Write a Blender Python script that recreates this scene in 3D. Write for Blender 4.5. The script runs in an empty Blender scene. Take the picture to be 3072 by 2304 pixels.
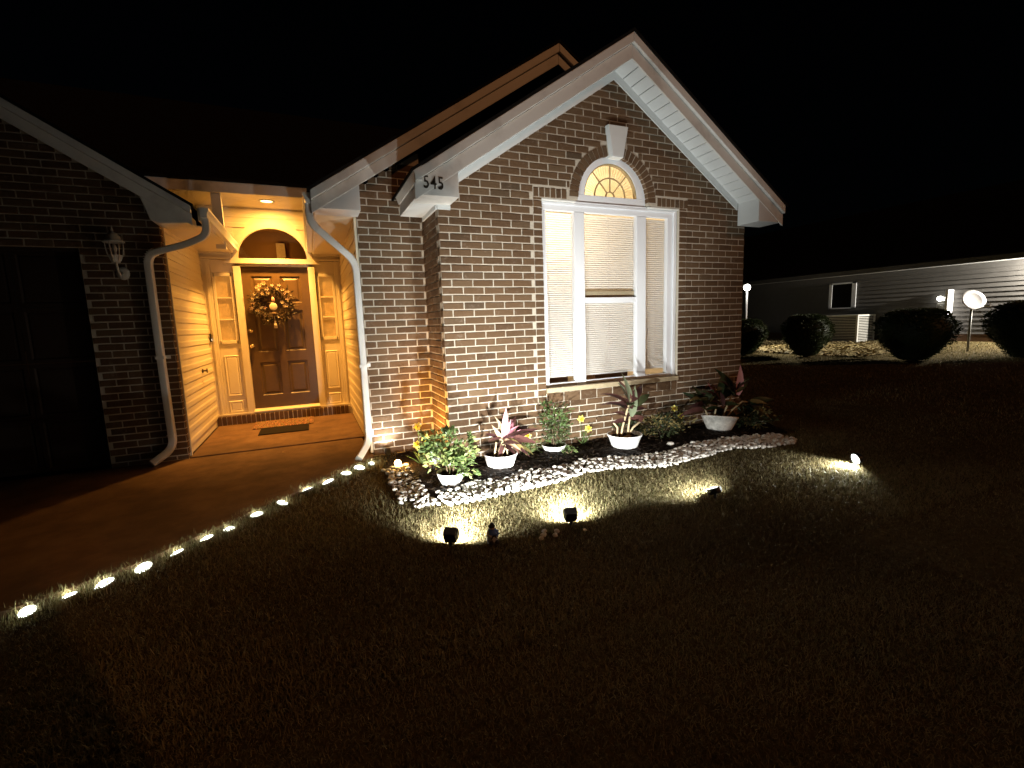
import bpy, bmesh, math, random
import numpy as np
from mathutils import Vector, Matrix, Euler
R = math.radians
rnd = random.Random(7)
sc = bpy.context.scene
col = sc.collection

# ------------------------------------------------------------------ camera, sky, weak far street light, exposure
CAM = Vector((-1.3166, -4.8858, 1.5398))
YAW, PITCH, ROLL, FPX = 0.40298, -0.13236, -0.03402, 1397.5
def cam_axes():
    cy, sy, cp, sp = math.cos(YAW), math.sin(YAW), math.cos(PITCH), math.sin(PITCH)
    f = Vector((sy*cp, cy*cp, sp)); r0 = Vector((cy, -sy, 0)); u0 = r0.cross(f)
    cr, sr = math.cos(ROLL), math.sin(ROLL)
    return r0*cr + u0*sr, u0*cr - r0*sr, f
_r, _u, _f = cam_axes()
cam = bpy.data.cameras.new('camera'); camo = bpy.data.objects.new('camera', cam); col.objects.link(camo)
cam.sensor_width = 36; cam.lens = FPX/3072*36; cam.clip_start = 0.05; cam.clip_end = 500
M = Matrix.Identity(4)
for i in range(3):
    M[i][0], M[i][1], M[i][2], M[i][3] = _r[i], _u[i], -_f[i], CAM[i]
camo.matrix_world = M
sc.camera = camo

SUN_DIR = Vector((0.19, -0.35, 0.16)).normalized()       # towards the light
wd = bpy.data.worlds.new('World'); sc.world = wd; wd.use_nodes = True
nt = wd.node_tree; bg = nt.nodes['Background']
sky = nt.nodes.new('ShaderNodeTexSky'); sky.sky_type = 'NISHITA'; sky.sun_disc = False
sky.sun_elevation = math.asin(SUN_DIR.z); sky.sun_rotation = math.atan2(SUN_DIR.x, SUN_DIR.y)
nt.links.new(sky.outputs['Color'], bg.inputs['Color']); bg.inputs['Strength'].default_value = 0.00012
sl = bpy.data.lights.new('street_light_glow', 'SUN'); sl.energy = 0.34; sl.angle = R(0.6); sl.color = (1.0, 0.42, 0.16)
so = bpy.data.objects.new('street_light_glow', sl); col.objects.link(so)
so.rotation_euler = (-SUN_DIR).to_track_quat('-Z', 'Y').to_euler()
vs = sc.view_settings; vs.view_transform = 'Standard'; vs.look = 'None'; vs.exposure = 0.0; vs.gamma = 1.0; vs.use_curve_mapping = False
sc.cycles.use_denoising = True
sc.cycles.max_bounces = 8; sc.cycles.diffuse_bounces = 4; sc.cycles.glossy_bounces = 3; sc.cycles.transmission_bounces = 4; sc.cycles.transparent_max_bounces = 8
sc.cycles.sample_clamp_indirect = 4.0; sc.cycles.caustics_reflective = False; sc.cycles.caustics_refractive = False

# ------------------------------------------------------------------ materials
MT = {}
class NB:
    """tiny node-tree builder"""
    def __init__(s, name):
        s.m = bpy.data.materials.new(name); s.m.use_nodes = True; s.t = s.m.node_tree; s.t.nodes.clear()
        s.out = s.t.nodes.new('ShaderNodeOutputMaterial')
    def n(s, typ, **kw):
        nd = s.t.nodes.new(typ)
        for k, v in kw.items():
            if k.startswith('i_'):
                nd.inputs[k[2:].replace('_', ' ')].default_value = v
            else: setattr(nd, k, v)
        return nd
    def l(s, a, b): s.t.links.new(a, b)
    def coords(s, kind='Object'):
        return s.n('ShaderNodeTexCoord').outputs[kind]
    def world(s): return s.n('ShaderNodeNewGeometry').outputs['Position']
    def noise(s, vec, scale, detail=4, rough=0.6):
        nd = s.n('ShaderNodeTexNoise'); nd.inputs['Scale'].default_value = scale; nd.inputs['Detail'].default_value = detail; nd.inputs['Roughness'].default_value = rough
        s.l(vec, nd.inputs['Vector']); return nd.outputs['Fac']
    def ramp(s, fac, stops):
        nd = s.n('ShaderNodeValToRGB'); e = nd.color_ramp.elements
        while len(e) > 1: e.remove(e[-1])
        e[0].position = stops[0][0]; e[0].color = (*stops[0][1], 1)
        for p, c in stops[1:]:
            x = e.new(p); x.color = (*c, 1)
        s.l(fac, nd.inputs['Fac']); return nd.outputs['Color']
    def mix(s, fac, a, b, mode='MIX'):
        nd = s.n('ShaderNodeMix', data_type='RGBA', blend_type=mode)
        for v, k in ((fac, 0), (a, 6), (b, 7)):
            if isinstance(v, (int, float)): nd.inputs[k].default_value = v
            elif isinstance(v, tuple): nd.inputs[k].default_value = (*v, 1)
            else: s.l(v, nd.inputs[k])
        return nd.outputs[2]
    def bsdf(s, color, rough=0.6, spec=0.3, bump=None, bstr=0.3, bdist=0.01, **kw):
        b = s.n('ShaderNodeBsdfPrincipled')
        if isinstance(color, tuple): b.inputs['Base Color'].default_value = (*color, 1)
        else: s.l(color, b.inputs['Base Color'])
        if isinstance(rough, (int, float)): b.inputs['Roughness'].default_value = rough
        else: s.l(rough, b.inputs['Roughness'])
        b.inputs['Specular IOR Level'].default_value = spec
        for k, v in kw.items(): b.inputs[k.replace('_', ' ')].default_value = v
        if bump is not None:
            bp = s.n('ShaderNodeBump'); bp.inputs['Strength'].default_value = bstr; bp.inputs['Distance'].default_value = bdist
            s.l(bump, bp.inputs['Height']); s.l(bp.outputs['Normal'], b.inputs['Normal'])
        s.l(b.outputs['BSDF'], s.out.inputs['Surface']); return b

def simple(name, c, rough=0.6, spec=0.3, var=0.12, scale=30.0, bstr=0.15, **kw):
    b = NB(name); v = b.world(); f = b.noise(v, scale)
    lo = tuple(x*(1-var) for x in c); hi = tuple(min(1, x*(1+var)) for x in c)
    b.bsdf(b.ramp(f, [(0.3, lo), (0.7, hi)]), rough, spec, f, bstr, 0.004, **kw); MT[name] = b.m; return b.m

def brick_mat(name, attr_type):
    b = NB(name); v = b.world()
    at = b.n('ShaderNodeAttribute', attribute_type=attr_type, attribute_name='tint')
    base = b.ramp(at.outputs['Fac'], [(0.0, (0.074, 0.041, 0.021)), (0.35, (0.104, 0.058, 0.029)), (0.6, (0.119, 0.068, 0.035)), (0.8, (0.114, 0.067, 0.035)), (0.93, (0.124, 0.078, 0.043)), (1.0, (0.072, 0.047, 0.028))])
    f1 = b.noise(v, 38, 6, 0.65); f2 = b.noise(v, 9, 3); f3 = b.noise(v, 160, 3)
    c = b.mix(b.ramp(f1, [(0.35, (0, 0, 0)), (0.75, (1, 1, 1))]), base, (0.168, 0.103, 0.060))
    c = b.mix(0.65, c, base)
    sm = b.ramp(f2, [(0.55, (0, 0, 0)), (0.74, (0.30, 0.30, 0.30))])      # mortar smear left on the faces
    c = b.mix(b.mix(1.0, sm, b.ramp(f1, [(0.45, (0, 0, 0)), (0.6, (1, 1, 1))]), 'MULTIPLY'), c, (0.34, 0.29, 0.24))
    h = b.mix(0.5, f1, f3)
    b.bsdf(c, 0.85, 0.2, h, 0.7, 0.006); MT[name] = b.m
brick_mat('brick_single', 'OBJECT'); brick_mat('brick_joined', 'GEOMETRY')

b = NB('mortar'); v = b.world(); f = b.noise(v, 45, 6, 0.7); g = b.noise(v, 3.5)
b.bsdf(b.mix(g, b.ramp(f, [(0.3, (0.37, 0.315, 0.245)), (0.7, (0.56, 0.495, 0.41))]), (0.52, 0.465, 0.39)), 0.9, 0.15, f, 0.8, 0.006); MT['mortar'] = b.m
# painted aluminium trim with grime
def trim(name, c, grime, amount):
    b = NB(name); v = b.world(); f = b.noise(v, 2.2, 5, 0.6); g = b.noise(v, 24, 4)
    k = b.ramp(f, [(0.50, (0, 0, 0)), (0.72, (amount,)*3)])
    k = b.mix(0.5, k, b.mix(1.0, k, g, 'MULTIPLY'))
    b.bsdf(b.mix(k, c, grime), 0.45, 0.35, g, 0.08, 0.003); MT[name] = b.m
trim('white_trim', (0.68, 0.67, 0.64), (0.28, 0.27, 0.25), 0.7)
trim('soffit_white', (0.64, 0.66, 0.66), (0.42, 0.42, 0.42), 0.3)
trim('vinyl', (0.70, 0.63, 0.48), (0.52, 0.43, 0.28), 0.4)
trim('frame_white', (0.76, 0.77, 0.80), (0.62, 0.62, 0.64), 0.35)
trim('downspout_white', (0.74, 0.73, 0.70), (0.46, 0.43, 0.38), 0.45)
simple('door_paint', (0.095, 0.056, 0.020), 0.42, 0.4, 0.1, 12, 0.05)
simple('brass', (0.75, 0.62, 0.38), 0.25, 0.5, 0.05, 20, 0.02, Metallic=0.9)
simple('sill_tan', (0.42, 0.34, 0.22), 0.6)
simple('muntin_tan', (0.36, 0.27, 0.14), 0.6)
simple('shingle', (0.010, 0.009, 0.008), 0.95, 0.1, 0.3, 40, 0.5)
simple('dark_gap', (0.01, 0.008, 0.006), 0.9, 0.1)
simple('garage_door_paint', (0.035, 0.022, 0.016), 0.6, 0.15)
simple('room_wall', (0.74, 0.68, 0.58), 0.9, 0.1, 0.04, 3)
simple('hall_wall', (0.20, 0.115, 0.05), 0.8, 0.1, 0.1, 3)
simple('room_floor', (0.22, 0.14, 0.07), 0.7)
simple('furniture', (0.09, 0.045, 0.02), 0.5)
simple('black_plastic', (0.012, 0.012, 0.012), 0.4, 0.4, 0.2, 20, 0.05)
simple('pot_white', (0.80, 0.80, 0.80), 0.4, 0.4, 0.06, 9, 0.04)
simple('pot_dirty', (0.68, 0.65, 0.60), 0.6, 0.3, 0.3, 14, 0.2)
simple('soil', (0.020, 0.012, 0.008), 0.95, 0.1, 0.4, 60, 0.9)
simple('stake_metal', (0.30, 0.29, 0.27), 0.4, 0.4)
simple('lantern_white', (0.62, 0.60, 0.55), 0.5, 0.3)
simple('mat_rubber', (0.016, 0.013, 0.011), 0.9, 0.1)
simple('bark', (0.09, 0.06, 0.035), 0.9)
simple('cane', (0.42, 0.33, 0.20), 0.7, 0.2, 0.25, 40, 0.3)
simple('flat_stone', (0.40, 0.30, 0.20), 0.8)
simple('neighbor_siding', (0.115, 0.109, 0.103), 0.6, 0.2, 0.06, 6)
simple('ac_paint', (0.60, 0.59, 0.55), 0.5)
simple('dish_white', (0.72, 0.72, 0.72), 0.4)
simple('galvanized', (0.32, 0.31, 0.29), 0.45, 0.4)
simple('number_black', (0.035, 0.028, 0.020), 0.5)
simple('fig_blue', (0.09, 0.19, 0.62), 0.4); simple('fig_grey', (0.42, 0.42, 0.46), 0.5, 0.3, 0.3, 50); simple('fig_dark', (0.03, 0.03, 0.035), 0.5); simple('fig_skin', (0.50, 0.34, 0.27), 0.5)
simple('dry_leaf', (0.45, 0.31, 0.16), 0.8, 0.15, 0.25, 30)

def leaf_mat(name, c, c2, rough=0.45, trans=0.25):
    b = NB(name); v = b.coords('Object'); f = b.noise(v, 14, 4); at = b.n('ShaderNodeObjectInfo').outputs['Random']
    k = b.mix(0.5, f, at)
    cc = b.ramp(k, [(0.25, c), (0.75, c2)])
    p = b.n('ShaderNodeBsdfPrincipled'); b.l(cc, p.inputs['Base Color']); p.inputs['Roughness'].default_value = rough; p.inputs['Specular IOR Level'].default_value = 0.35
    bp = b.n('ShaderNodeBump'); bp.inputs['Strength'].default_value = 0.2; bp.inputs['Distance'].default_value = 0.004
    b.l(b.noise(v, 60, 2), bp.inputs['Height']); b.l(bp.outputs['Normal'], p.inputs['Normal'])
    t = b.n('ShaderNodeBsdfTranslucent'); b.l(cc, t.inputs['Color'])
    mx = b.n('ShaderNodeMixShader'); mx.inputs[0].default_value = trans; b.l(p.outputs[0], mx.inputs[1]); b.l(t.outputs[0], mx.inputs[2]); b.l(mx.outputs[0], b.out.inputs['Surface'])
    MT[name] = b.m
leaf_mat('leaf_green', (0.045, 0.085, 0.022), (0.14, 0.18, 0.06))
leaf_mat('leaf_variegated', (0.07, 0.12, 0.035), (0.34, 0.34, 0.12))
leaf_mat('leaf_dark', (0.020, 0.035, 0.014), (0.06, 0.07, 0.03))
leaf_mat('leaf_sage', (0.16, 0.20, 0.12), (0.26, 0.29, 0.19))
leaf_mat('leaf_burgundy', (0.055, 0.022, 0.022), (0.13, 0.055, 0.045))
leaf_mat('leaf_pink', (0.62, 0.26, 0.33), (0.72, 0.38, 0.42))
leaf_mat('leaf_cream', (0.55, 0.38, 0.26), (0.62, 0.50, 0.30))
leaf_mat('leaf_olive', (0.11, 0.09, 0.03), (0.26, 0.20, 0.08))
leaf_mat('petal_yellow', (0.78, 0.66, 0.10), (0.85, 0.74, 0.18))
leaf_mat('petal_deep', (0.80, 0.48, 0.03), (0.80, 0.52, 0.05))
leaf_mat('petal_white', (0.74, 0.66, 0.50), (0.80, 0.74, 0.60))
leaf_mat('petal_pink', (0.72, 0.40, 0.34), (0.78, 0.55, 0.45))
leaf_mat('wreath_petal', (0.42, 0.30, 0.19), (0.62, 0.50, 0.34)); leaf_mat('wreath_leaf', (0.045, 0.035, 0.020), (0.12, 0.10, 0.05))
leaf_mat('hedge', (0.022, 0.034, 0.010), (0.052, 0.070, 0.022), 0.6, 0.15)

def attr_leaf(name, stops, trans=0.3):
    b = NB(name); at = b.n('ShaderNodeAttribute', attribute_type='GEOMETRY', attribute_name='tint')
    c = b.ramp(at.outputs['Fac'], stops)
    p = b.n('ShaderNodeBsdfPrincipled'); b.l(c, p.inputs['Base Color']); p.inputs['Roughness'].default_value = 0.65; p.inputs['Specular IOR Level'].default_value = 0.2
    t = b.n('ShaderNodeBsdfTranslucent'); b.l(c, t.inputs['Color'])
    mx = b.n('ShaderNodeMixShader'); mx.inputs[0].default_value = trans; b.l(p.outputs[0], mx.inputs[1]); b.l(t.outputs[0], mx.inputs[2]); b.l(mx.outputs[0], b.out.inputs['Surface']); MT[name] = b.m
attr_leaf('grass_blade', [(0.0, (0.060, 0.044, 0.017)), (0.3, (0.16, 0.125, 0.058)), (0.55, (0.29, 0.24, 0.125)), (0.70, (0.13, 0.13, 0.050)), (1.0, (0.42, 0.36, 0.21))])
attr_leaf('mulch_chip', [(0.0, (0.010, 0.006, 0.004)), (0.6, (0.024, 0.014, 0.009)), (1.0, (0.060, 0.040, 0.026))], 0.0)
attr_leaf('pale_mulch', [(0.0, (0.10, 0.075, 0.03)), (0.5, (0.26, 0.20, 0.10)), (1.0, (0.46, 0.37, 0.20))], 0.0)

b = NB('lawn_soil'); v = b.world(); f = b.noise(v, 25, 6); g = b.noise(v, 1.4)
b.bsdf(b.mix(g, b.ramp(f, [(0.3, (0.060, 0.042, 0.017)), (0.7, (0.135, 0.098, 0.042))]), (0.10, 0.075, 0.030)), 0.95, 0.1, f, 1.0, 0.03); MT['lawn_soil'] = b.m
b = NB('mulch'); v = b.world(); f = b.noise(v, 40, 7, 0.7)
b.bsdf(b.ramp(f, [(0.35, (0.006, 0.004, 0.003)), (0.7, (0.030, 0.018, 0.011))]), 0.95, 0.1, f, 1.0, 0.03); MT['mulch'] = b.m
b = NB('concrete'); v = b.world(); f = b.noise(v, 3.0, 6, 0.65); g = b.noise(v, 0.9, 3); h = b.noise(v, 90, 4)
c = b.ramp(f, [(0.25, (0.085, 0.046, 0.024)), (0.5, (0.155, 0.088, 0.047)), (0.75, (0.225, 0.135, 0.078))])
c = b.mix(b.ramp(g, [(0.5, (0, 0, 0)), (0.75, (0.6, 0.6, 0.6))]), c, (0.060, 0.036, 0.021))
b.bsdf(c, 0.8, 0.25, h, 0.5, 0.004); MT['concrete'] = b.m
b = NB('white_stone'); v = b.coords('Object'); f = b.noise(v, 3, 5); at = b.n('ShaderNodeObjectInfo').outputs['Random']; w = b.noise(b.world(), 14, 3)
b.bsdf(b.mix(b.mix(0.5, at, w), b.ramp(f, [(0.3, (0.50, 0.47, 0.43)), (0.65, (0.74, 0.72, 0.69))]), (0.68, 0.63, 0.56)), 0.65, 0.25, f, 0.3, 0.01); MT['white_stone'] = b.m
# window glass: straight-through pane with a fresnel reflection
b = NB('glass'); lw = b.n('ShaderNodeLayerWeight'); lw.inputs['Blend'].default_value = 0.5; p5 = b.n('ShaderNodeMath', operation='POWER'); b.l(lw.outputs['Facing'], p5.inputs[0]); p5.inputs[1].default_value = 4.0; fr = b.n('ShaderNodeMath', operation='MULTIPLY_ADD'); b.l(p5.outputs[0], fr.inputs[0]); fr.inputs[1].default_value = 0.85; fr.inputs[2].default_value = 0.035
tr = b.n('ShaderNodeBsdfTransparent'); gl = b.n('ShaderNodeBsdfGlossy'); gl.inputs['Roughness'].default_value = 0.03
mx = b.n('ShaderNodeMixShader'); b.l(fr.outputs[0], mx.inputs[0]); b.l(tr.outputs[0], mx.inputs[1]); b.l(gl.outputs[0], mx.inputs[2]); b.l(mx.outputs[0], b.out.inputs['Surface']); MT['glass'] = b.m
def translucent(name, c, t):
    b = NB(name); d = b.n('ShaderNodeBsdfDiffuse'); d.inputs['Color'].default_value = (*c, 1); tl = b.n('ShaderNodeBsdfTranslucent'); tl.inputs['Color'].default_value = (*c, 1)
    mx = b.n('ShaderNodeMixShader'); mx.inputs[0].default_value = t; b.l(d.outputs[0], mx.inputs[1]); b.l(tl.outputs[0], mx.inputs[2]); b.l(mx.outputs[0], b.out.inputs['Surface']); MT[name] = b.m
translucent('blind', (0.76, 0.74, 0.71), 0.27); translucent('shade', (0.85, 0.78, 0.60), 0.6); b = NB('curtain_glow'); v = b.world(); f = b.noise(v, 7, 3); d = b.n('ShaderNodeBsdfDiffuse'); d.inputs['Color'].default_value = (0.55, 0.42, 0.24, 1); e = b.n('ShaderNodeEmission'); b.l(b.ramp(f, [(0.3, (0.16, 0.055, 0.006)), (0.7, (0.36, 0.155, 0.025))]), e.inputs['Color']); e.inputs['Strength'].default_value = 1.0; ad = b.n('ShaderNodeAddShader'); b.l(d.outputs[0], ad.inputs[0]); b.l(e.outputs[0], ad.inputs[1]); b.l(ad.outputs[0], b.out.inputs['Surface']); MT['curtain_glow'] = b.m  # curtain: light from inside is put in as amber emission
def emit(name, c, s):
    b = NB(name); e = b.n('ShaderNodeEmission'); e.inputs['Color'].default_value = (*c, 1); e.inputs['Strength'].default_value = s; b.l(e.outputs[0], b.out.inputs['Surface']); MT[name] = b.m
emit('led_lens', (0.92, 1.0, 0.90), 9.0); b = NB('path_lens'); v = b.coords('Object'); ln_ = b.n('ShaderNodeVectorMath', operation='LENGTH'); b.l(v, ln_.inputs[0]); e = b.n('ShaderNodeEmission'); e.inputs['Color'].default_value = (0.95, 1.0, 0.84, 1); mp = b.n('ShaderNodeMapRange'); b.l(ln_.outputs['Value'], mp.inputs['Value']); mp.inputs['From Min'].default_value = 0.026; mp.inputs['From Max'].default_value = 0.060; mp.inputs['To Min'].default_value = 30.0; mp.inputs['To Max'].default_value = 0.25; oi_ = b.n('ShaderNodeObjectInfo'); mu = b.n('ShaderNodeMath', operation='MULTIPLY'); m2 = b.n('ShaderNodeMath', operation='ADD'); b.l(oi_.outputs['Random'], m2.inputs[0]); m2.inputs[1].default_value = 0.35; b.l(mp.outputs['Result'], mu.inputs[0]); b.l(m2.outputs[0], mu.inputs[1]); b.l(mu.outputs[0], e.inputs['Strength']); b.l(e.outputs[0], b.out.inputs['Surface']); MT['path_lens'] = b.m; emit('warm_globe', (1.0, 0.62, 0.22), 30.0); emit('porch_lens', (1.0, 0.66, 0.22), 7.0)
emit('lamp_globe', (1.0, 0.97, 0.85), 12.0); emit('flood_lens', (1.0, 0.95, 0.85), 10.0); emit('bell_ring', (1.0, 0.85, 0.6), 2.0)
b = NB('mat_pattern'); v = b.world(); vo = b.n('ShaderNodeTexVoronoi'); vo.inputs['Scale'].default_value = 26; b.l(v, vo.inputs['Vector'])
b.bsdf(b.ramp(vo.outputs['Distance'], [(0.15, (0.42, 0.30, 0.20)), (0.35, (0.30, 0.10, 0.06)), (0.5, (0.06, 0.035, 0.02)), (0.7, (0.20, 0.15, 0.08))]), 0.95, 0.1, vo.outputs['Distance'], 0.6, 0.006); MT['mat_pattern'] = b.m

# ------------------------------------------------------------------ mesh helpers
class MB:
    def __init__(s): s.v = []; s.f = []; s.t = []
    def add(s, verts, faces, tint=0.5):
        o = len(s.v); s.v += [tuple(x) for x in verts]; s.f += [tuple(i+o for i in q) for q in faces]; s.t += [tint]*len(faces); return s
    def box(s, x0, x1, y0, y1, z0, z1, tint=0.5, jit=0.0):
        P = [(x, y, z) for x in (x0, x1) for y in (y0, y1) for z in (z0, z1)]
        if jit: P = [tuple(c+rnd.uniform(-jit, jit) for c in q) for q in P]
        return s.add(P, [(0, 1, 3, 2), (4, 6, 7, 5), (0, 4, 5, 1), (2, 3, 7, 6), (0, 2, 6, 4), (1, 5, 7, 3)], tint)
    def prism(s, poly, a0, a1, axis='y', tint=0.5):
        """poly of 2D points extruded along axis; 'y': (x,z), 'x': (y,z), 'z': (x,y)"""
        def P(q, a):
            return {'y': (q[0], a, q[1]), 'x': (a, q[0], q[1]), 'z': (q[0], q[1], a)}[axis]
        n = len(poly); V = [P(q, a0) for q in poly] + [P(q, a1) for q in poly]
        F = [tuple(range(n))[::-1], tuple(range(n, 2*n))] + [(i, (i+1) % n, n+(i+1) % n, n+i) for i in range(n)]
        return s.add(V, F, tint)
    def lathe(s, prof, cx=0, cy=0, cz=0, n=24, a0=0.0, a1=2*math.pi, sx=1.0, sy=1.0):
        full = abs(a1-a0-2*math.pi) < 1e-6; m = n if full else n+1; V = []
        for i in range(m):
            a = a0+(a1-a0)*i/n
            for r, z in prof: V.append((cx+r*math.cos(a)*sx, cy+r*math.sin(a)*sy, cz+z))
        k = len(prof); F = []
        for i in range(n):
            j = (i+1) % m
            for q in range(k-1): F.append((i*k+q, j*k+q, j*k+q+1, i*k+q+1))
        return s.add(V, F)
    def ring(s, cx, cz, r0, r1, y0, y1, a0=0.0, a1=math.pi, n=32):
        """arched flat band in the x-z plane"""
        V = []
        for i in range(n+1):
            a = a0+(a1-a0)*i/n; c, q = math.cos(a), math.sin(a)
            V += [(cx+r0*c, y0, cz+r0*q), (cx+r1*c, y0, cz+r1*q), (cx+r1*c, y1, cz+r1*q), (cx+r0*c, y1, cz+r0*q)]
        F = []
        for i in range(n):
            o = 4*i
            for k in range(4): F.append((o+k, o+(k+1) % 4, o+4+(k+1) % 4, o+4+k))
        F += [(0, 1, 2, 3), (4*n+3, 4*n+2, 4*n+1, 4*n)]
        return s.add(V, F)
    def sweep(s, path, prof, ups=None, scale=None):
        """profile of 2D points swept along a 3D path"""
        path = [Vector(q) for q in path]; n = len(path); k = len(prof); V = []; up = None
        for i in range(n):
            t = (path[min(i+1, n-1)]-path[max(i-1, 0)]).normalized()
            if up is None:
                up = Vector(ups) if ups else (Vector((0, 0, 1)) if abs(t.z) < 0.9 else Vector((0, 1, 0)))
            side = t.cross(up).normalized(); up = side.cross(t).normalized()
            sc_ = scale[i] if scale else 1.0
            for a, b_ in prof: V.append(path[i]+side*a*sc_+up*b_*sc_)
        F = [tuple(range(k))[::-1], tuple(range((n-1)*k, n*k))]
        for i in range(n-1):
            for q in range(k): F.append((i*k+q, i*k+(q+1) % k, (i+1)*k+(q+1) % k, (i+1)*k+q))
        return s.add(V, F)
    def tube(s, path, r, n=8, scale=None):
        return s.sweep(path, [(r*math.cos(2*math.pi*i/n), r*math.sin(2*math.pi*i/n)) for i in range(n)], None, scale)
    def ball(s, c, r, n=12, m=8, sq=(1, 1, 1)):
        prof = [(r*math.sin(math.pi*i/m), -r*math.cos(math.pi*i/m)) for i in range(m+1)]
        o = len(s.v); s.lathe(prof, 0, 0, 0, n)
        for i in range(o, len(s.v)):
            x, y, z = s.v[i]; s.v[i] = (c[0]+x*sq[0], c[1]+y*sq[1], c[2]+z*sq[2])
        return s
    def mesh(s, name, mat, smooth=False, tint=False):
        me = bpy.data.meshes.new(name); me.from_pydata(s.v, [], s.f)
        if tint:
            at = me.attributes.new('tint', 'FLOAT', 'FACE'); at.data.foreach_set('value', np.array(s.t, dtype=np.float32))
        bm = bmesh.new(); bm.from_mesh(me); bmesh.ops.remove_doubles(bm, verts=bm.verts, dist=1e-6) if smooth else None
        bmesh.ops.recalc_face_normals(bm, faces=bm.faces); bm.to_mesh(me); bm.free()
        if smooth: me.polygons.foreach_set('use_smooth', [True]*len(me.polygons))
        me.materials.append(MT[mat]); return me
    def build(s, name, mat, parent=None, smooth=False, tint=False, loc=None, bevel=0.0):
        o = bpy.data.objects.new(name, s.mesh(name, mat, smooth, tint)); col.objects.link(o)
        if parent: o.parent = parent
        if loc is not None: o.location = loc
        if bevel:
            md = o.modifiers.new('bevel', 'BEVEL'); md.width = bevel; md.segments = 2; md.limit_method = 'ANGLE'
        return o

def place(name, me, parent=None, loc=(0, 0, 0), rot=(0, 0, 0), scale=(1, 1, 1)):
    o = bpy.data.objects.new(name, me); col.objects.link(o); o.parent = parent; o.location = loc; o.rotation_euler = rot; o.scale = scale; return o
def tag(o, label=None, cat=None, group=None, kind=None):
    for k, v in (('label', label), ('category', cat), ('group', group), ('kind', kind)):
        if v: o[k] = v
    return o
def thing(name, label, cat, loc=(0, 0, 0), group=None, rz=0.0):
    o = bpy.data.objects.new(name, None); o.empty_display_size = 0.1; col.objects.link(o); o.location = loc; o.rotation_euler = (0, 0, rz)
    return tag(o, label, cat, group)
def lamp(name, typ, loc, energy, color, parent=None, target=None, size=0.03, spot=None, blend=0.3):
    d = bpy.data.lights.new(name, typ); d.energy = energy; d.color = color
    if typ in ('POINT', 'SPOT'): d.shadow_soft_size = size
    if spot: d.spot_size = R(spot); d.spot_blend = blend
    o = bpy.data.objects.new(name, d); col.objects.link(o); o.location = loc
    if target is not None: o.rotation_euler = (Vector(target)-Vector(loc)).to_track_quat('-Z', 'Y').to_euler()
    if parent: o.parent = parent
    return o
def smooth_path(pts, r, n=6):
    """polyline with its inner corners rounded"""
    P = [Vector(q) for q in pts]; out = [P[0]]
    for i in range(1, len(P)-1):
        a = (P[i-1]-P[i]); b_ = (P[i+1]-P[i]); d = min(r, a.length*0.45, b_.length*0.45); A = P[i]+a.normalized()*d; B = P[i]+b_.normalized()*d
        for k in range(n+1):
            t = k/n; out.append(A*(1-t)**2+P[i]*2*t*(1-t)+B*t*t)
    out.append(P[-1]); return out

# ------------------------------------------------------------------ ground
def gz(x): return 0.055*max(0.0, x-5.0)
EDGE = [(-14, -4.4), (-8, -3.0), (-5, -2.15), (-3.6, -1.72), (-2.949, -1.512), (-2.492, -1.22), (-2.189, -0.907), (-1.714, -0.392), (-1.315, 0.0), (-0.994, 0.339), (-0.853, 0.447), (-0.76, 0.56), (-0.74, 0.76)]
def edge_y(x):
    for (a, b_), (c, d) in zip(EDGE, EDGE[1:]):
        if a <= x <= c: return b_+(d-b_)*(x-a)/(c-a)
    return 9.0 if x > EDGE[-1][0] else -9.0
BED_FRONT = [(-0.62, 0.35), (-0.60, -0.30), (-0.50, -0.72), (-0.33, -0.92), (0.02, -0.76), (0.28, -0.86), (0.54, -0.71), (0.90, -0.78), (1.27, -0.67), (1.73, -0.80), (2.21, -0.89), (2.75, -0.75), (3.40, -0.76), (3.93, -0.92), (4.25, -0.75), (4.5, -0.3)]
STONE_OUT = [(-0.72, 0.10), (-0.74, -0.40), (-0.66, -0.80), (-0.55, -1.07), (-0.38, -1.18), (-0.2, -1.21), (0.04, -1.2), (0.28, -1.15), (0.64, -1.16), (1.12, -1.02), (1.5, -1.09), (1.9, -1.27), (2.35, -1.21), (3.01, -1.12), (3.31, -1.26), (3.72, -1.31), (3.95, -1.2)]
def lerp_poly(poly, x):
    if x <= poly[0][0]: return None
    for (a, b_), (c, d) in zip(poly, poly[1:]):
        if a <= x <= c and c > a: return b_+(d-b_)*(x-a)/(c-a)
    return None
BEDX = [q for q in BED_FRONT if q[0] >= -0.51 or q == BED_FRONT[2]]
def in_bed(x, y):
    if x < -0.70 or x > 4.4: return False
    if x < -0.5: return y > -0.95 and y < 0.3
    f = lerp_poly(BED_FRONT[2:], x); return f is not None and y > f
def in_stones(x, y):
    if x > 4.0: return False
    if x < -0.42: return -0.85 > y > -1.1 or (x > -0.70 and -0.9 < y < 0.12)
    f = lerp_poly(STONE_OUT[4:], x); return f is not None and y > f
m = MB(); xs = [-60, -30, -15, -8, -4, 0, 3, 5, 6, 8, 10, 12, 14, 16, 18, 22, 30, 45, 70]; ys = [-40, -20, -10, -5, -2.5, 0, 2.5, 5, 8, 12, 20, 40, 70]
V = [(x, y, gz(min(x, 18))-0.004) for x in xs for y in ys]; ny = len(ys)
m.add(V, [(i*ny+j, (i+1)*ny+j, (i+1)*ny+j+1, i*ny+j+1) for i in range(len(xs)-1) for j in range(ny-1)])
tag(m.build('lawn', 'lawn_soil'), kind='structure')
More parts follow.
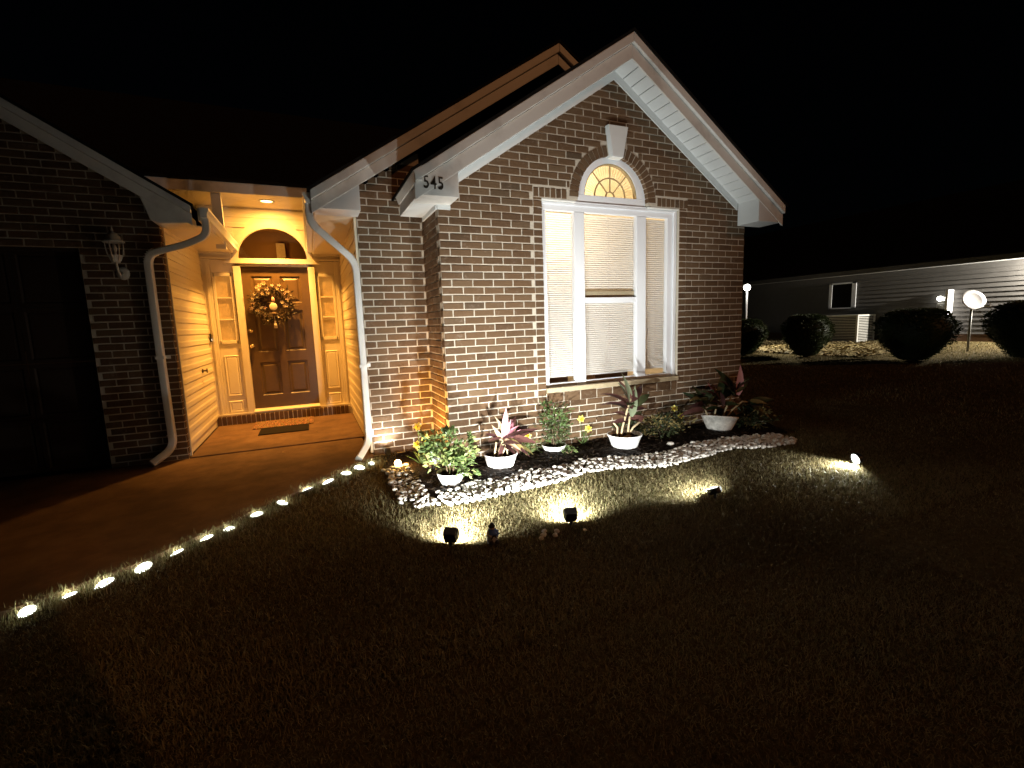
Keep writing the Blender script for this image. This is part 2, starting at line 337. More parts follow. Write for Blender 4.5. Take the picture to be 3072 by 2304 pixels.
# concrete walk, driveway and porch slab: separate pours with a joint between them
m = MB(); m.prism([(-14, 1.675)] + [(-14, -4.4)] + EDGE[1:] + [(-0.78, 0.76), (-0.78, 1.675)], -0.08, 0.04, 'z')
tag(m.build('walkway', 'concrete', bevel=0.008), kind='structure')
m = MB(); m.box(-2.775, -0.745, 1.70, 3.66, -0.08, 0.05); tag(m.build('porch_floor', 'concrete', bevel=0.008), kind='structure')
# mulch bed
m = MB(); inner = [(-0.62, 0.40)] + BED_FRONT[1:]
nx, nyy = 90, 16; V = []; F = []
for i in range(nx+1):
    x = -0.66+5.06*i/nx; f0 = (lerp_poly(BED_FRONT[2:], x) if x > -0.5 else -0.72) or -0.6
    y1 = 0.75 if x < 0 else 0.03
    for j in range(nyy+1):
        t = j/nyy; y = (f0-0.12)+(y1-f0+0.12)*t
        V.append((x, y, 0.006+0.035*math.sin(math.pi*min(1, t*1.1))+rnd.uniform(-0.007, 0.01)))
for i in range(nx):
    for j in range(nyy): F.append((i*(nyy+1)+j, (i+1)*(nyy+1)+j, (i+1)*(nyy+1)+j+1, i*(nyy+1)+j+1))
m.add(V, F); tag(m.build('flower_bed', 'mulch', smooth=True), kind='structure')

# ------------------------------------------------------------------ the house
house = thing('brick_house', 'brown brick house with white gable trim, lit arched window and orange-lit porch', 'house')
W = 4.376; D1 = 0.75; MX, MZ, J = 0.237, 0.08, 0.0135
ALLB = []   # (wall, plane, u0, u1, z0, z1, depth)
def rows(u0, u1, zlo, zhi, ph_even, ph_odd, spans):
    """courses of bricks; spans(z0,z1) -> list of allowed (a,b) intervals"""
    out = []
    k = int(math.floor((zlo-0.009)/MZ))
    while True:
        z0 = 0.009+MZ*k; z1 = z0+MZ
        if z0 > zhi: break
        ph = ph_even if k % 2 == 0 else ph_odd
        for a, b_ in spans(z0, z1):
            q = ph+MX*math.floor((a-ph)/MX)
            while q < b_:
                l = max(a, q+J/2); r_ = min(b_, q+MX-J/2)
                if r_-l > 0.03: out.append((l, r_, max(z0+J/2, zlo), z1-J/2))
                q += MX
        k += 1
    return out
AXC, AZC, AR0, AR1 = 2.19, 2.955, 0.505, 0.622
WX0, WX1, WZ0, WZ1 = 1.205, 3.205, 0.69, 2.905
def gable_top(x): return 4.40-0.667*abs(x-2.188)
def w1_spans(z0, z1):
    zm = (z0+z1)/2
    half = min(2.188+0.01, (4.44-z0)/0.667) if z0 > 2.8 else 99
    a, b_ = max(-0.007, 2.188-half), min(W, 2.188+half)
    if b_ <= a: return []
    cuts = []
    if 0.56 < zm < 2.90: cuts.append((1.098-J/2, 3.318+J/2))
    elif 2.90 <= zm < 3.03: cuts.append((1.10-J/2, 3.33+J/2))
    if zm >= 3.03 and zm < AZC+AR1+0.03:
        d = AR1+0.012; hh = math.sqrt(max(0, d*d-max(0, zm-AZC-0.01)**2)); cuts.append((AXC-hh, AXC+hh))
    if 3.50 < zm < 3.79:
        w = 0.075+(zm-3.5)/0.28*0.065+0.012; cuts.append((2.205-w, 2.205+w))
    iv = [(a, b_)]
    for c, d in cuts:
        nv = []
        for p, q in iv:
            if d <= p or c >= q: nv.append((p, q)); continue
            if c-p > 0.02: nv.append((p, c))
            if q-d > 0.02: nv.append((d, q))
        iv = nv
    return iv
BL = [('gable', q) for q in rows(0, W, 0.0, 4.3, 0.109, 0.235, w1_spans)]
# bricks standing beside, over and under the window
for side in ((1.098, 1.205), (3.205, 3.318)):
    for k in range(7, 37):
        z0 = 0.009+MZ*k
        if z0 > 0.55 and z0 < 2.89: BL.append(('jamb', (side[0]+0.001, side[1], z0+J/2, min(z0+MZ-J/2, 2.915))))
x = 1.105
while x < 3.325:
    if x < AXC-AR1-0.03 or x > AXC+AR1-0.03: BL.append(('head', (x, x+0.058, 2.926, 3.026)))
    x += 0.0725
x = 1.215
while x < 3.19:
    BL.append(('head', (x, min(x+0.222, 3.19), 0.565, 0.678))); x += 0.2355
BL += [('recess', q) for q in rows(-0.735, 0, 0.0, 3.35, -0.614, -0.491, lambda a, b_: [(max(-0.735, (a-3.03)/0.653-0.735) if a > 2.98 else -0.735, -0.004)])]
BL += [('return', q) for q in rows(0.1, 0.745, 0.0, 2.8, 0.118, 0.0, lambda a, b_: [(0.108, 0.741)])]
proto = []
for i in range(6):      # unit brick variants with slightly worn corners
    mm = MB(); g = 0.03
    P = []
    for zz in (-0.5, 0.5):
        for xx in (-0.5, 0.5):
            P.append((xx+rnd.uniform(-.006, .006), 0.5, zz+rnd.uniform(-.03, .03)))
    for zz in (-0.5, 0.5):
        for xx in (-0.5, 0.5): P.append((xx+rnd.uniform(-.006, .006), -0.42, zz+rnd.uniform(-.03, .03)))
    for zz in (-0.5, 0.5):
        for xx in (-0.5, 0.5): P.append((xx*(1-0.03)+rnd.uniform(-.008, .008), -0.5+rnd.uniform(-.03, .03), zz*(0.88)+rnd.uniform(-.03, .03)))
    F = [(0, 2, 3, 1), (8, 9, 11, 10)]
    for a, b_ in ((0, 4), (4, 8)):
        for p, q in ((0, 1), (1, 3), (3, 2), (2, 0)): F.append((a+p, a+q, b_+q, b_+p))
    mm.add(P, F); proto.append(mm.mesh('brick', 'brick_single'))
def brick_place(wall, q):
    """centre, size and rotation of a brick"""
    a, b_, z0, z1 = q; cx, cz, w, h = (a+b_)/2, (z0+z1)/2, b_-a, z1-z0
    dp = 0.06; out = 0.007+rnd.uniform(-0.0015, 0.002)
    if cz < 0.30 and wall in ('gable',): out += 0.016
    if wall == 'jamb': dp = 0.115
    if wall == 'gable' and a < 0: dp = 0.105
    if wall in ('gable', 'jamb', 'head'): return (cx, -out+dp/2, cz), (w, dp, h), 0.0
    if wall == 'recess': return (cx, D1-out+dp/2, cz), (w, dp, h), 0.0
    if wall == 'garage': return (cx, 1.70-out+dp/2, cz), (w, dp, h), 0.0
    return (-out+dp/2, cx, cz), (w, dp, h), -math.pi/2
gable_wall = None
def wall_backing(name, strips, parent):
    m = MB()
    for s_ in strips: m.box(*s_)
    return m.build(name, 'mortar', parent)
st = []
z = 0.0
while z < 4.42:          # mortar behind the gable bricks, with the window openings left free
    z1 = z+0.04; zm = z+0.02; half = min(2.186, (4.46-zm)/0.667) if zm > 2.8 else 2.186
    a, b_ = 2.188-half, 2.188+half; cut = None
    if WZ0-0.01 < zm < 2.925: cut = (WX0+0.001, WX1-0.001)
    elif 2.925 <= zm < AZC+0.56:
        hh = math.sqrt(max(0, 0.56**2-max(0, zm-AZC)**2)); cut = (AXC-hh, AXC+hh) if hh > 0 else None
    if cut:
        st.append((a, cut[0], 0.0, 0.09, z, z1)); st.append((cut[1], b_, 0.0, 0.09, z, z1))
    elif half > 0: st.append((a, b_, 0.0, 0.09, z, z1))
    z = z1
gable_wall = wall_backing('gable_wall', st, house)
m = MB(); m.box(0.0, 4.37, -0.0165, 0.0, 0.0, 0.285); m.build('footing_ledge', 'mortar', gable_wall)
recess_wall = wall_backing('recessed_wall', [(-0.735, 0.0, D1, D1+0.08, 0.0, 3.03)] + [(-0.735+0.02*i, 0, D1, D1+0.08, 3.03+0.0131*i, 3.03+0.0131*(i+1)) for i in range(36)], house)
return_wall = wall_backing('return_wall', [(0.0, 0.08, 0.09, D1, 0.0, 2.80)], house)
WALLOBJ = {'gable': gable_wall, 'jamb': gable_wall, 'head': gable_wall, 'recess': recess_wall, 'return': return_wall}
scored = []
for wl, q in BL:
    loc, size, rz = brick_place(wl, q); d = Vector(loc)-CAM
    nrm = Vector((-1, 0, 0)) if wl == 'return' else Vector((0, -1, 0))
    vis = abs(d.normalized().dot(nrm))
    hidden = loc[2] < 0.14 or (wl == 'recess' and loc[2] > 2.95) or (wl == 'gable' and loc[2] > gable_top(loc[0])-0.1)
    scored.append((0 if hidden else size[0]*size[2]*vis/d.length_squared, wl, loc, size, rz))
scored.sort(key=lambda t: -t[0])
for sc_, wl, loc, size, rz in scored[:300]:
    o = place('brick', rnd.choice(proto), WALLOBJ[wl], loc, (0, 0, rz), size); o['tint'] = rnd.random()**1.1
rest = {}
def add_joined(mb, loc, size, rz):
    pm = rnd.choice(proto); c, s_ = math.cos(rz), math.sin(rz); V = []
    for vv in pm.vertices:
        x, y, z = vv.co.x*size[0], vv.co.y*size[1], vv.co.z*size[2]
        V.append((loc[0]+c*x-s_*y, loc[1]+s_*x+c*y, loc[2]+z))
    mb.add(V, [tuple(pl.vertices) for pl in pm.polygons], rnd.random()**1.1)
for sc_, wl, loc, size, rz in scored[300:]:
    add_joined(rest.setdefault(WALLOBJ[wl].name, MB()), loc, size, rz)
for k, mb in rest.items(): tag(mb.build('bricks', 'brick_joined', bpy.data.objects[k], tint=True), kind='stuff')
# arch of bricks on edge and the keystone
arch = MB(); arch.ring(AXC, AZC, AR0+0.006, AR1-0.004, -0.001, 0.085, R(-3), R(183), 40)
arch_o = arch.build('brick_arch', 'mortar', house)
NA = 27
for i in range(NA):
    a0 = math.pi*i/NA+0.010; a1 = math.pi*(i+1)/NA-0.010
    if abs((a0+a1)/2-math.pi/2) < 0.13: continue
    mm = MB(); V = []
    for y in (-0.008, 0.10):
        for a, r_ in ((a0, AR0), (a1, AR0), (a1, AR1), (a0, AR1)): V.append((AXC+r_*math.cos(a), y, AZC+r_*math.sin(a)))
    mm.add(V, [(0, 3, 2, 1), (4, 5, 6, 7), (0, 1, 5, 4), (1, 2, 6, 5), (2, 3, 7, 6), (3, 0, 4, 7)])
    o = mm.build('brick', 'brick_single', arch_o); o['tint'] = rnd.random()
m = MB(); V = []
for y, g in ((-0.065, 0.0), (0.04, 0.012)):
    V += [(2.128-g, y, 3.43), (2.280+g, y, 3.43), (2.352+g, y, 3.785), (2.070-g, y, 3.785)]
m.add(V, [(0, 1, 2, 3), (7, 6, 5, 4), (0, 4, 5, 1), (1, 5, 6, 2), (2, 6, 7, 3), (3, 7, 4, 0)]); m.build('keystone', 'soffit_white', house, bevel=0.006)
# closed shell behind: side wall and rear so light stays in
m = MB(); m.box(W-0.06, W-0.002, 0.09, 5.5, 0.0, 2.8); m.build('side_wall', 'mortar', house)

# ---------------- roofs with rake boards
def gable_roof(tag_, xc, zap, slope, xl, xr, y0, y1, th1, th2, left_vis=True):
    """shingled slabs plus two-tier rake boards on the front"""
    m = MB(); zl = zap-slope*(xc-xl); zr = zap-slope*(xr-xc)
    for (xa, za) in ((xl-0.03, zl-0.02), (xr+0.03, zr-0.02)):
        m.prism([(xc, zap+0.03), (xa, za+0.03), (xa, za), (xc, zap-0.004)], y0-0.045, y1, 'y')
    rf = m.build('roof', 'shingle', house)
    for xa, za in ((xl, zl), (xr, zr)):
        m = MB(); m.prism([(xc, zap-0.004), (xa, za-0.004), (xa, za-th1), (xc, zap-th1)], y0-0.035, y0+0.02, 'y'); m.build('rake_crown', 'white_trim', house, bevel=0.006)
        m = MB(); m.prism([(xc, zap-th1-0.003), (xa, za-th1-0.003), (xa, za-th1-th2), (xc, zap-th1-th2)], y0, y0+0.022, 'y'); m.build('rake_board', 'white_trim', house, bevel=0.004)
    return rf
SZ = 2.76
gable_roof('front', 2.188, 4.63, 0.667, -0.305, 4.68, -0.35, 5.5, 0.105, 0.155)
gable_roof('recess', 1.683, 4.807, 0.653, -1.20, 4.55, 0.40, 5.5, 0.100, 0.125)
gable_roof('garage', -6.3, 5.38, 0.632, -10.2, -2.40, 1.35, 5.6, 0.085, 0.125)
# main roof over the door: rises towards the back
m = MB(); m.prism([(2.86, 3.60), (2.86, 3.64), (7.5, 6.4), (7.5, 6.34)], -6.3, 2.2, 'x'); m.build('roof', 'shingle', house)
# rake soffits of the front gable: single vented panels on a dark backing
sof = MB()
for sgn in (-1, 1):
    xa = 2.188+sgn*2.06
    sof.prism([(2.188, 4.43), (xa, 4.43-0.667*2.06), (xa, 4.41-0.667*2.06), (2.188, 4.41)], -0.34, -0.005, 'y')
sof_o = sof.build('soffit', 'dark_gap', house)
for sgn in (-1, 1):
    for k in range(18):
        xa = 2.188+sgn*(0.004+0.1145*k); xb = 2.188+sgn*(0.1145*(k+1)-0.004)
        za, zb = 4.405-0.667*abs(xa-2.188), 4.405-0.667*abs(xb-2.188)
        mm = MB(); mm.prism([(xa, za), (xb, zb), (xb, zb-0.007), (xa, za-0.007)], -0.330, -0.022, 'y'); mm.build('soffit_panel', 'soffit_white', sof_o)
    mm = MB(); xe = 2.188+sgn*2.02
    mm.prism([(2.188, 4.412), (xe, 4.412-0.667*2.02), (xe, 4.302-0.667*2.02), (2.188, 4.302)], -0.024, -0.0085, 'y'); mm.build('frieze_board', 'soffit_white', house)
# boxed eave returns (house number on the left one) and the short eave running back from it
def prisms(parent, name, mat, poly, a0, a1, axis='y', bev=0.004):
    mm = MB(); mm.prism(poly, a0, a1, axis); return mm.build(name, mat, parent, bevel=bev)
fb = lambda x: 4.63-0.26-0.667*abs(x-2.188)
box_l = prisms(house, 'eave_box', 'white_trim', [(-0.275, SZ), (0.128, SZ), (0.128, fb(0.128)+0.12), (-0.275, fb(-0.275)+0.14)], -0.345, -0.012)
prisms(house, 'eave_box', 'soffit_white', [(4.225, SZ-0.012), (4.655, SZ-0.012), (4.655, fb(4.655)+0.12), (4.225, fb(4.225)+0.06)], -0.345, -0.012)
m = MB(); m.box(-0.275, -0.250, -0.012, 0.60, SZ, 2.90); m.build('fascia', 'white_trim', house, bevel=0.004)
m = MB(); m.prism([(-0.315, 2.960), (-0.235, 3.012), (-0.235, 2.885), (-0.285, 2.885)], -0.383, 0.60, 'y'); m.build('eave_crown', 'white_trim', house)
m = MB(); m.box(-0.249, -0.012, -0.011, 0.60, SZ, SZ+0.012); m.build('eave_soffit', 'soffit_white', house)
m = MB(); m.box(-0.030, -0.0105, -0.010, 0.60, 2.715, SZ-0.001); m.box(-0.0105, 0.128, -0.030, -0.0095, 2.715, SZ-0.001); m.build('frieze_board', 'soffit_white', house)
# second gable: box return on the left, eave over the porch side
fb2 = lambda x: 4.807-0.225-0.653*abs(x-1.683)
prisms(house, 'eave_box', 'soffit_white', [(-1.165, SZ-0.005), (-0.72, SZ-0.005), (-0.72, fb2(-0.72)+0.06), (-1.165, fb2(-1.165)+0.10)], 0.406, 0.735)
m = MB(); m.box(-1.17, -1.145, 0.43, 3.78, SZ, 2.90); m.build('fascia', 'white_trim', house)
m = MB(); m.box(-1.144, -0.742, 0.745, 3.785, SZ, SZ+0.012); m.build('eave_soffit', 'vinyl', house)
prisms(house, 'eave_box', 'white_trim', [(-2.85, fb(0)*0+2.99), (-2.78, 2.745), (-2.70, 2.715), (-2.42, 2.735), (-2.42, 2.82), (-2.55, 2.95), (-2.70, 3.06)], 1.355, 1.69, 'y', 0.01)
m = MB(); m.box(-2.345, -2.32, 1.36, 3.78, SZ, 2.90); m.build('fascia', 'vinyl', house)
m = MB(); m.box(-2.775, -2.346, 1.70, 3.785, SZ, SZ+0.012); m.build('eave_soffit', 'vinyl', house)
def gutter(x0, x1, ya, yb, mat):
    mm = MB(); s_ = 1 if x1 > x0 else -1
    mm.prism([(x0, 2.90), (x0, 2.80), (x0+0.75*(x1-x0), 2.795), (x0+0.80*(x1-x0), 2.84), (x1, 2.875), (x1, 2.90), (x1-0.006*s_, 2.90), (x1-0.012*s_, 2.875), (x0+0.74*(x1-x0), 2.805), (x0+0.006*s_, 2.806), (x0+0.006*s_, 2.90)], ya, yb, 'y'); mm.build('gutter', mat, house)
    mm = MB(); mm.prism([(x0, 2.90), (x0, 2.80), (x0+0.75*(x1-x0), 2.795), (x0+0.80*(x1-x0), 2.84), (x1, 2.875), (x1, 2.90)], ya-0.003, ya, 'y'); mm.build('gutter_end', mat, house)
gutter(-2.319, -2.235, 1.34, 3.75, 'downspout_white'); gutter(-1.171, -1.275, 0.41, 3.75, 'downspout_white')
# main eave above the door: beam, ceiling, post
m = MB(); m.box(-3.2, -1.16, 2.885, 2.91, 3.455, 3.60); m.build('eave_beam', 'white_trim', house)
ceil_o = MB().box(-3.2, -1.16, 2.911, 3.80, 3.485, 3.50).build('porch_ceiling', 'vinyl', house)
for k in range(9):
    mm = MB(); mm.box(-3.2, -1.16, 2.913+0.0985*k, 2.913+0.0985*(k+1)-0.004, 3.474, 3.4845); mm.build('ceiling_board', 'vinyl', ceil_o)
m = MB(); m.box(-2.425, -2.305, 2.93, 3.02, 2.70, 3.473); m.build('porch_post', 'white_trim', house)

# ---------------- window group
win = MB(); win.box(1.165, 3.195, 0.105, 0.128, 0.70, 2.93)
frame_parent = bpy.data.objects.new('front_window', None); col.objects.link(frame_parent); frame_parent.parent = house
def wbox(name, mat, *a, parent=None, bev=0.005):
    mm = MB(); mm.box(*a); return mm.build(name, mat, parent or frame_parent, bevel=bev)
wbox('frame_head', 'frame_white', 1.165, 3.195, 0.058, 0.125, 2.805, 2.897)
wbox('frame_stile', 'frame_white', 1.165, 1.285, 0.060, 0.124, 0.746, 2.804); wbox('frame_stile', 'frame_white', 3.066, 3.195, 0.060, 0.124, 0.746, 2.804)
wbox('brickmould', 'frame_white', 3.150, 3.196, 0.035, 0.059, 0.746, 2.897); wbox('brickmould', 'frame_white', 1.165, 3.149, 0.040, 0.057, 2.868, 2.897)
wbox('mullion', 'frame_white', 1.657, 1.800, 0.055, 0.126, 0.746, 2.804); wbox('mullion', 'frame_white', 2.571, 2.717, 0.055, 0.126, 0.746, 2.804)
wbox('frame_rail', 'frame_white', 1.286, 1.656, 0.062, 0.122, 0.746, 0.785); wbox('frame_rail', 'frame_white', 2.718, 3.065, 0.062, 0.122, 0.746, 0.785)
wbox('meeting_rail', 'frame_white', 1.801, 2.570, 0.066, 0.120, 1.737, 1.806); wbox('sash_rail', 'frame_white', 1.801, 2.570, 0.072, 0.118, 0.750, 0.788)
wbox('window_sill', 'sill_tan', 1.207, 3.203, -0.030, 0.140, 0.686, 0.744)
wbox('head_flashing', 'white_trim', 1.207, 1.655, 0.004, 0.05, 2.899, 2.918); wbox('head_flashing', 'white_trim', 2.715, 3.203, 0.004, 0.05, 2.899, 2.918)
PANES = ((1.286, 1.656, 0.786, 2.804), (1.801, 2.570, 1.807, 2.804), (1.801, 2.570, 0.789, 1.736), (2.718, 3.065, 0.786, 2.804))
for a, b_, c, d in PANES: wbox('pane', 'glass', a, b_, 0.096, 0.100, c, d, bev=0)
for a, b_ in ((1.20, 1.732), (1.736, 2.664), (2.668, 3.19)):
    mm = MB(); z = 2.80; bot = 0.875 if a < 1.5 else (0.868 if a < 2 else 0.880)
    while z > bot:
        V = []
        for yo, zo in ((0.004, -0.0150), (-0.006, -0.0095), (-0.010, -0.002), (-0.006, 0.006), (0.008, 0.0145)):
            V += [(a, 0.150+yo, z-0.012+zo+rnd.uniform(-.0006, .0006)), (b_, 0.150+yo, z-0.012+zo+rnd.uniform(-.0006, .0006))]
        mm.add(V, [(2*t, 2*t+1, 2*t+3, 2*t+2) for t in range(4)]); z -= 0.0258
    bl = mm.build('blind', 'blind', frame_parent)
    mm = MB(); mm.box(a, b_, 0.142, 0.162, bot-0.030, bot-0.008); mm.build('bottom_rail', 'blind', bl)
    for fx in ((0.15, 0.85) if b_-a < 0.5 else (0.1, 0.5, 0.9)):
        mm = MB(); xx = a+(b_-a)*fx; mm.box(xx-0.0012, xx+0.0012, 0.134, 0.136, bot-0.02, 2.80); mm.build('ladder_cord', 'blind', bl)
wbox('sash_lift', 'sill_tan', 1.801, 2.570, 0.104, 0.119, 1.808, 1.885)
# arched light
MBr = MB(); MBr.ring(2.186, 3.008, 0.384, 0.512, 0.050, 0.120, 0, math.pi, 40); arched = MBr.build('arched_window', 'frame_white', house)
def abox(name, mat, *a):
    mm = MB(); mm.box(*a); return mm.build(name, mat, arched, bevel=0.004)
abox('frame_rail', 'frame_white', 1.674, 2.698, 0.052, 0.121, 2.9195, 3.007)
abox('frame_rail', 'frame_white', 1.66, 2.71, 0.040, 0.121, 2.8985, 2.9185)
mm = MB(); mm.ring(2.186, 3.008, 0.370, 0.386, 0.060, 0.110, 0, math.pi, 40); mm.build('bead', 'muntin_tan', arched)
mm = MB(); mm.lathe([(0.0, 0.0), (0.384, 0.0)], 0, 0, 0, 40, 0, math.pi); mm.v = [(2.186+x, 0.092, 3.008+y) for x, y, z in mm.v]; mm.build('pane', 'glass', arched)
for rr in (0.062, 0.222):
    mm = MB(); mm.ring(2.186, 3.008, rr-0.007, rr+0.007, 0.074, 0.090, 0, math.pi, 28); mm.build('muntin', 'muntin_tan', arched)
for an in (R(48), R(90), R(132)):
    c, s_ = math.cos(an), math.sin(an); px, pz = -s_*0.006, c*0.006; r0, r1 = 0.068, 0.372
    mm = MB(); mm.prism([(2.186+r0*c+px, 3.008+r0*s_+pz), (2.186+r0*c-px, 3.008+r0*s_-pz), (2.186+r1*c-px, 3.008+r1*s_-pz), (2.186+r1*c+px, 3.008+r1*s_+pz)], 0.076, 0.089, 'y'); mm.build('muntin', 'muntin_tan', arched)
mm = MB()
for k in range(30):     # pleated shade fan behind the arch
    a0, a1 = math.pi*k/30, math.pi*(k+1)/30; am = (a0+a1)/2
    V = [(2.186, 0.150, 3.00), (2.186+0.43*math.cos(a0), 0.150, 3.0+0.43*math.sin(a0)), (2.186+0.43*math.cos(am), 0.160, 3.0+0.43*math.sin(am)), (2.186+0.43*math.cos(a1), 0.150, 3.0+0.43*math.sin(a1))]
    mm.add(V, [(0, 1, 2), (0, 2, 3)])
mm.build('fan_shade', 'shade', arched)
# room behind the window
room = MB(); rx0, rx1, ry0, ry1, rz0, rz1 = 0.95, 3.42, 0.135, 3.6, 0.30, 3.56
room.box(rx0, rx0+0.02, ry0, ry1, rz0, rz1); room.box(rx1-0.02, rx1, ry0, ry1, rz0, rz1); room.box(rx0, rx1, ry1, ry1+0.02, rz0, rz1); room.box(rx0, rx1, ry0, ry1, rz1, rz1+0.02)
room.box(rx0, 1.16, ry0-0.02, ry0, rz0, rz1); room.box(3.20, rx1, ry0-0.02, ry0, rz0, rz1); room.box(1.16, 3.20, ry0-0.02, ry0, rz0, 0.74); room.box(1.16, 1.68, ry0-0.02, ry0, 2.905, rz1); room.box(2.70, 3.20, ry0-0.02, ry0, 2.905, rz1); room.box(1.68, 2.70, ry0-0.02, ry0, 3.53, rz1)
room_o = room.build('front_room', 'room_wall', house)
MB().box(rx0, rx1, ry0, ry1, rz0-0.02, rz0).build('room_floor', 'room_floor', room_o)
MB().box(2.02, 2.535, 0.20, 0.42, 0.60, 0.862).box(1.30, 1.62, 0.20, 0.40, 0.55, 0.84).build('window_bench', 'furniture', room_o)
ltab = thing('table_lamp', 'warm lamp glowing behind the left blind of the front window', 'lamp', (1.40, 0.80, 0.30))
MB().lathe([(0.0, 0.0), (0.16, 0.0), (0.16, 0.03), (0.03, 0.06), (0.025, 1.9), (0.0, 1.9)], n=16).build('stand', 'furniture', ltab, True)
MB().lathe([(0.10, 2.30), (0.19, 1.95)], n=20).build('lamp_shade', 'shade', ltab, True)
MB().ball((0, 0, 2.08), 0.05).build('bulb', 'lamp_globe', ltab, True)
lamp('bulb_light', 'POINT', (0, 0, 2.45), 112, (1.0, 0.78, 0.48), ltab, size=0.12)

# ---------------- porch
XL, XR, YD = -2.79, -0.735, 3.79
porch = bpy.data.objects.new('porch', None); col.objects.link(porch); porch.parent = house
def plank_wall(name, x, y0, y1, sgn, z0, n, step):
    """lapped vinyl boards on an x=const wall, each board one piece"""
    bk = MB(); bk.box(min(x, x-sgn*0.03), max(x, x-sgn*0.03), y0, y1, 0.05, SZ-0.001); bo = bk.build(name, 'vinyl', house)
    for k in range(n):
        za, zb = z0+step*k, min(z0+step*(k+1)+0.006, SZ-0.002)
        if za > SZ-0.03: break
        mm = MB(); s_ = sgn
        prof = [(x+s_*0.017, za), (x+s_*0.017, za+0.055), (x+s_*0.010, za+0.070), (x+s_*0.009, zb-0.02), (x+s_*0.003, zb), (x, zb), (x, za)]
        mm.prism(prof, y0+0.012, y1-0.012, 'y'); mm.build('siding_board', 'vinyl', bo)
    return bo
plank_wall('porch_side_wall', XL, 1.80, YD-0.01, 1, 0.17, 18, 0.15)
plank_wall('porch_side_wall', XR-0.006, D1+0.03, YD-0.01, -1, 0.17, 18, 0.15)
for x, s_ in ((XL, 1), (XR-0.006, -1)):
    mm = MB(); ya = 1.785 if s_ > 0 else D1+0.012
    mm.box(min(x, x+s_*0.025), max(x, x+s_*0.025), ya, ya+0.03, 0.05, SZ-0.001); mm.build('corner_trim', 'vinyl', house); mm = MB(); mm.box(min(x, x+s_*0.025), max(x, x+s_*0.025), YD-0.045, YD-0.006, 0.19, SZ-0.001); mm.build('corner_trim', 'vinyl', house)
# upper door wall with lapped boards
bw = MB().box(-3.3, -0.6, YD+0.02, YD+0.08, 0.0, 2.62).box(-3.3, -2.30, YD+0.02, YD+0.08, 2.62, 3.49).box(-1.22, -1.13, YD+0.02, YD+0.08, 2.62, 3.49).box(-2.30, -1.22, YD+0.02, YD+0.08, 3.17, 3.49).build('door_wall', 'vinyl', house)
for k in range(5):
    za = 2.70+0.155*k
    for a, b_ in (((-3.2, -2.30), (-1.22, -1.14)) if za < 3.10 else ((-3.2, -1.14),)):
        mm = MB(); mm.prism([(YD-0.004, za), (YD-0.004, za+0.06), (YD+0.004, za+0.075), (YD+0.008, min(za+0.16, 3.473)), (YD+0.02, min(za+0.16, 3.473)), (YD+0.02, za)], a, b_, 'x'); mm.build('siding_board', 'vinyl', bw)
# entry surround
ent = bpy.data.objects.new('entry_surround', None); col.objects.link(ent); ent.parent = house
def ebox(name, mat, *a, parent=ent, bev=0.004):
    mm = MB(); mm.box(*a); return mm.build(name, mat, parent, bevel=bev)
for s_ in (-1, 1):
    cx = -1.757
    def X(d): return cx+s_*d
    def sb(name, d0, d1, y0, y1, z0, z1, mat='vinyl', **k):
        return ebox(name, mat, min(X(d0), X(d1)), max(X(d0), X(d1)), y0, y1, z0, z1, **k)
    sb('casing', 0.493, 0.595, YD-0.055, YD+0.019, 0.19, 2.56)
    sb('side_post', 0.905, 1.012, YD-0.030, YD+0.019, 0.19, 2.66)
    sb('side_post_rib', 0.945, 0.972, YD-0.046, YD-0.031, 0.19, 2.62)
    pn = sb('side_panel', 0.596, 0.904, YD-0.004, YD+0.018, 0.19, 1.345)
    sb('panel_top', 0.596, 0.904, YD-0.004, YD+0.018, 2.46, 2.66)
    for z0, z1, d0, d1 in ((1.345, 1.395, 0.620, 0.884), (2.405, 2.455, 0.620, 0.884)): sb('sidelight_frame', d0, d1, YD-0.022, YD+0.017, z0, z1)
    for d0, d1 in ((0.612, 0.652), (0.858, 0.898)): sb('sidelight_frame', d0, d1, YD-0.022, YD+0.017, 1.345, 2.455)
    for z in (1.722, 2.058): sb('sidelight_bar', 0.653, 0.857, YD-0.014, YD+0.010, z, z+0.018)
    sb('sidelight_pane', 0.653, 0.857, YD+0.006, YD+0.010, 1.396, 2.404, 'glass', bev=0)
    cur = MB()
    for k in range(24):
        a = X(0.65+0.21*k/24); b2 = X(0.65+0.21*(k+1)/24); yy = YD+0.015+0.004*((k % 2))
        cur.add([(a, YD+0.014+0.004*(k % 2), 1.39), (b2, YD+0.014+0.004*((k+1) % 2), 1.39), (b2, YD+0.014+0.004*((k+1) % 2), 2.41), (a, YD+0.014+0.004*(k % 2), 2.41)], [(0, 1, 2, 3)])
    cur.build('sidelight_curtain', 'curtain_glow', ent)
    for z0, z1 in ((0.50, 1.16), (0.235, 0.42)):       # raised panels below the glass
        mm = MB(); a, b2 = sorted((X(0.648), X(0.858))); V = []
        for g, y in ((0.0, YD-0.005), (0.012, YD-0.018), (0.030, YD-0.009), (0.045, YD-0.016)):
            V += [(a+g, y, z0+g), (b2-g, y, z0+g), (b2-g, y, z1-g), (a+g, y, z1-g)]
        F = [(12, 13, 14, 15)]
        for t in range(3):
            for q in range(4): F.append((4*t+q, 4*t+(q+1) % 4, 4*t+4+(q+1) % 4, 4*t+4+q))
        mm.add(V, F); mm.build('raised_panel', 'vinyl', pn)
    mm = MB(); a, b2 = sorted((X(0.60), X(1.02))); mm.box(a, b2, YD-0.10, YD-0.005, 2.665, 2.69); mm.box(a, b2, YD-0.125, YD-0.005, 2.735, 2.758); mm.box(a, b2, YD-0.06, YD-0.005, 2.69, 2.735); mm.build('soffit_return', 'vinyl', ent, bevel=0.003)
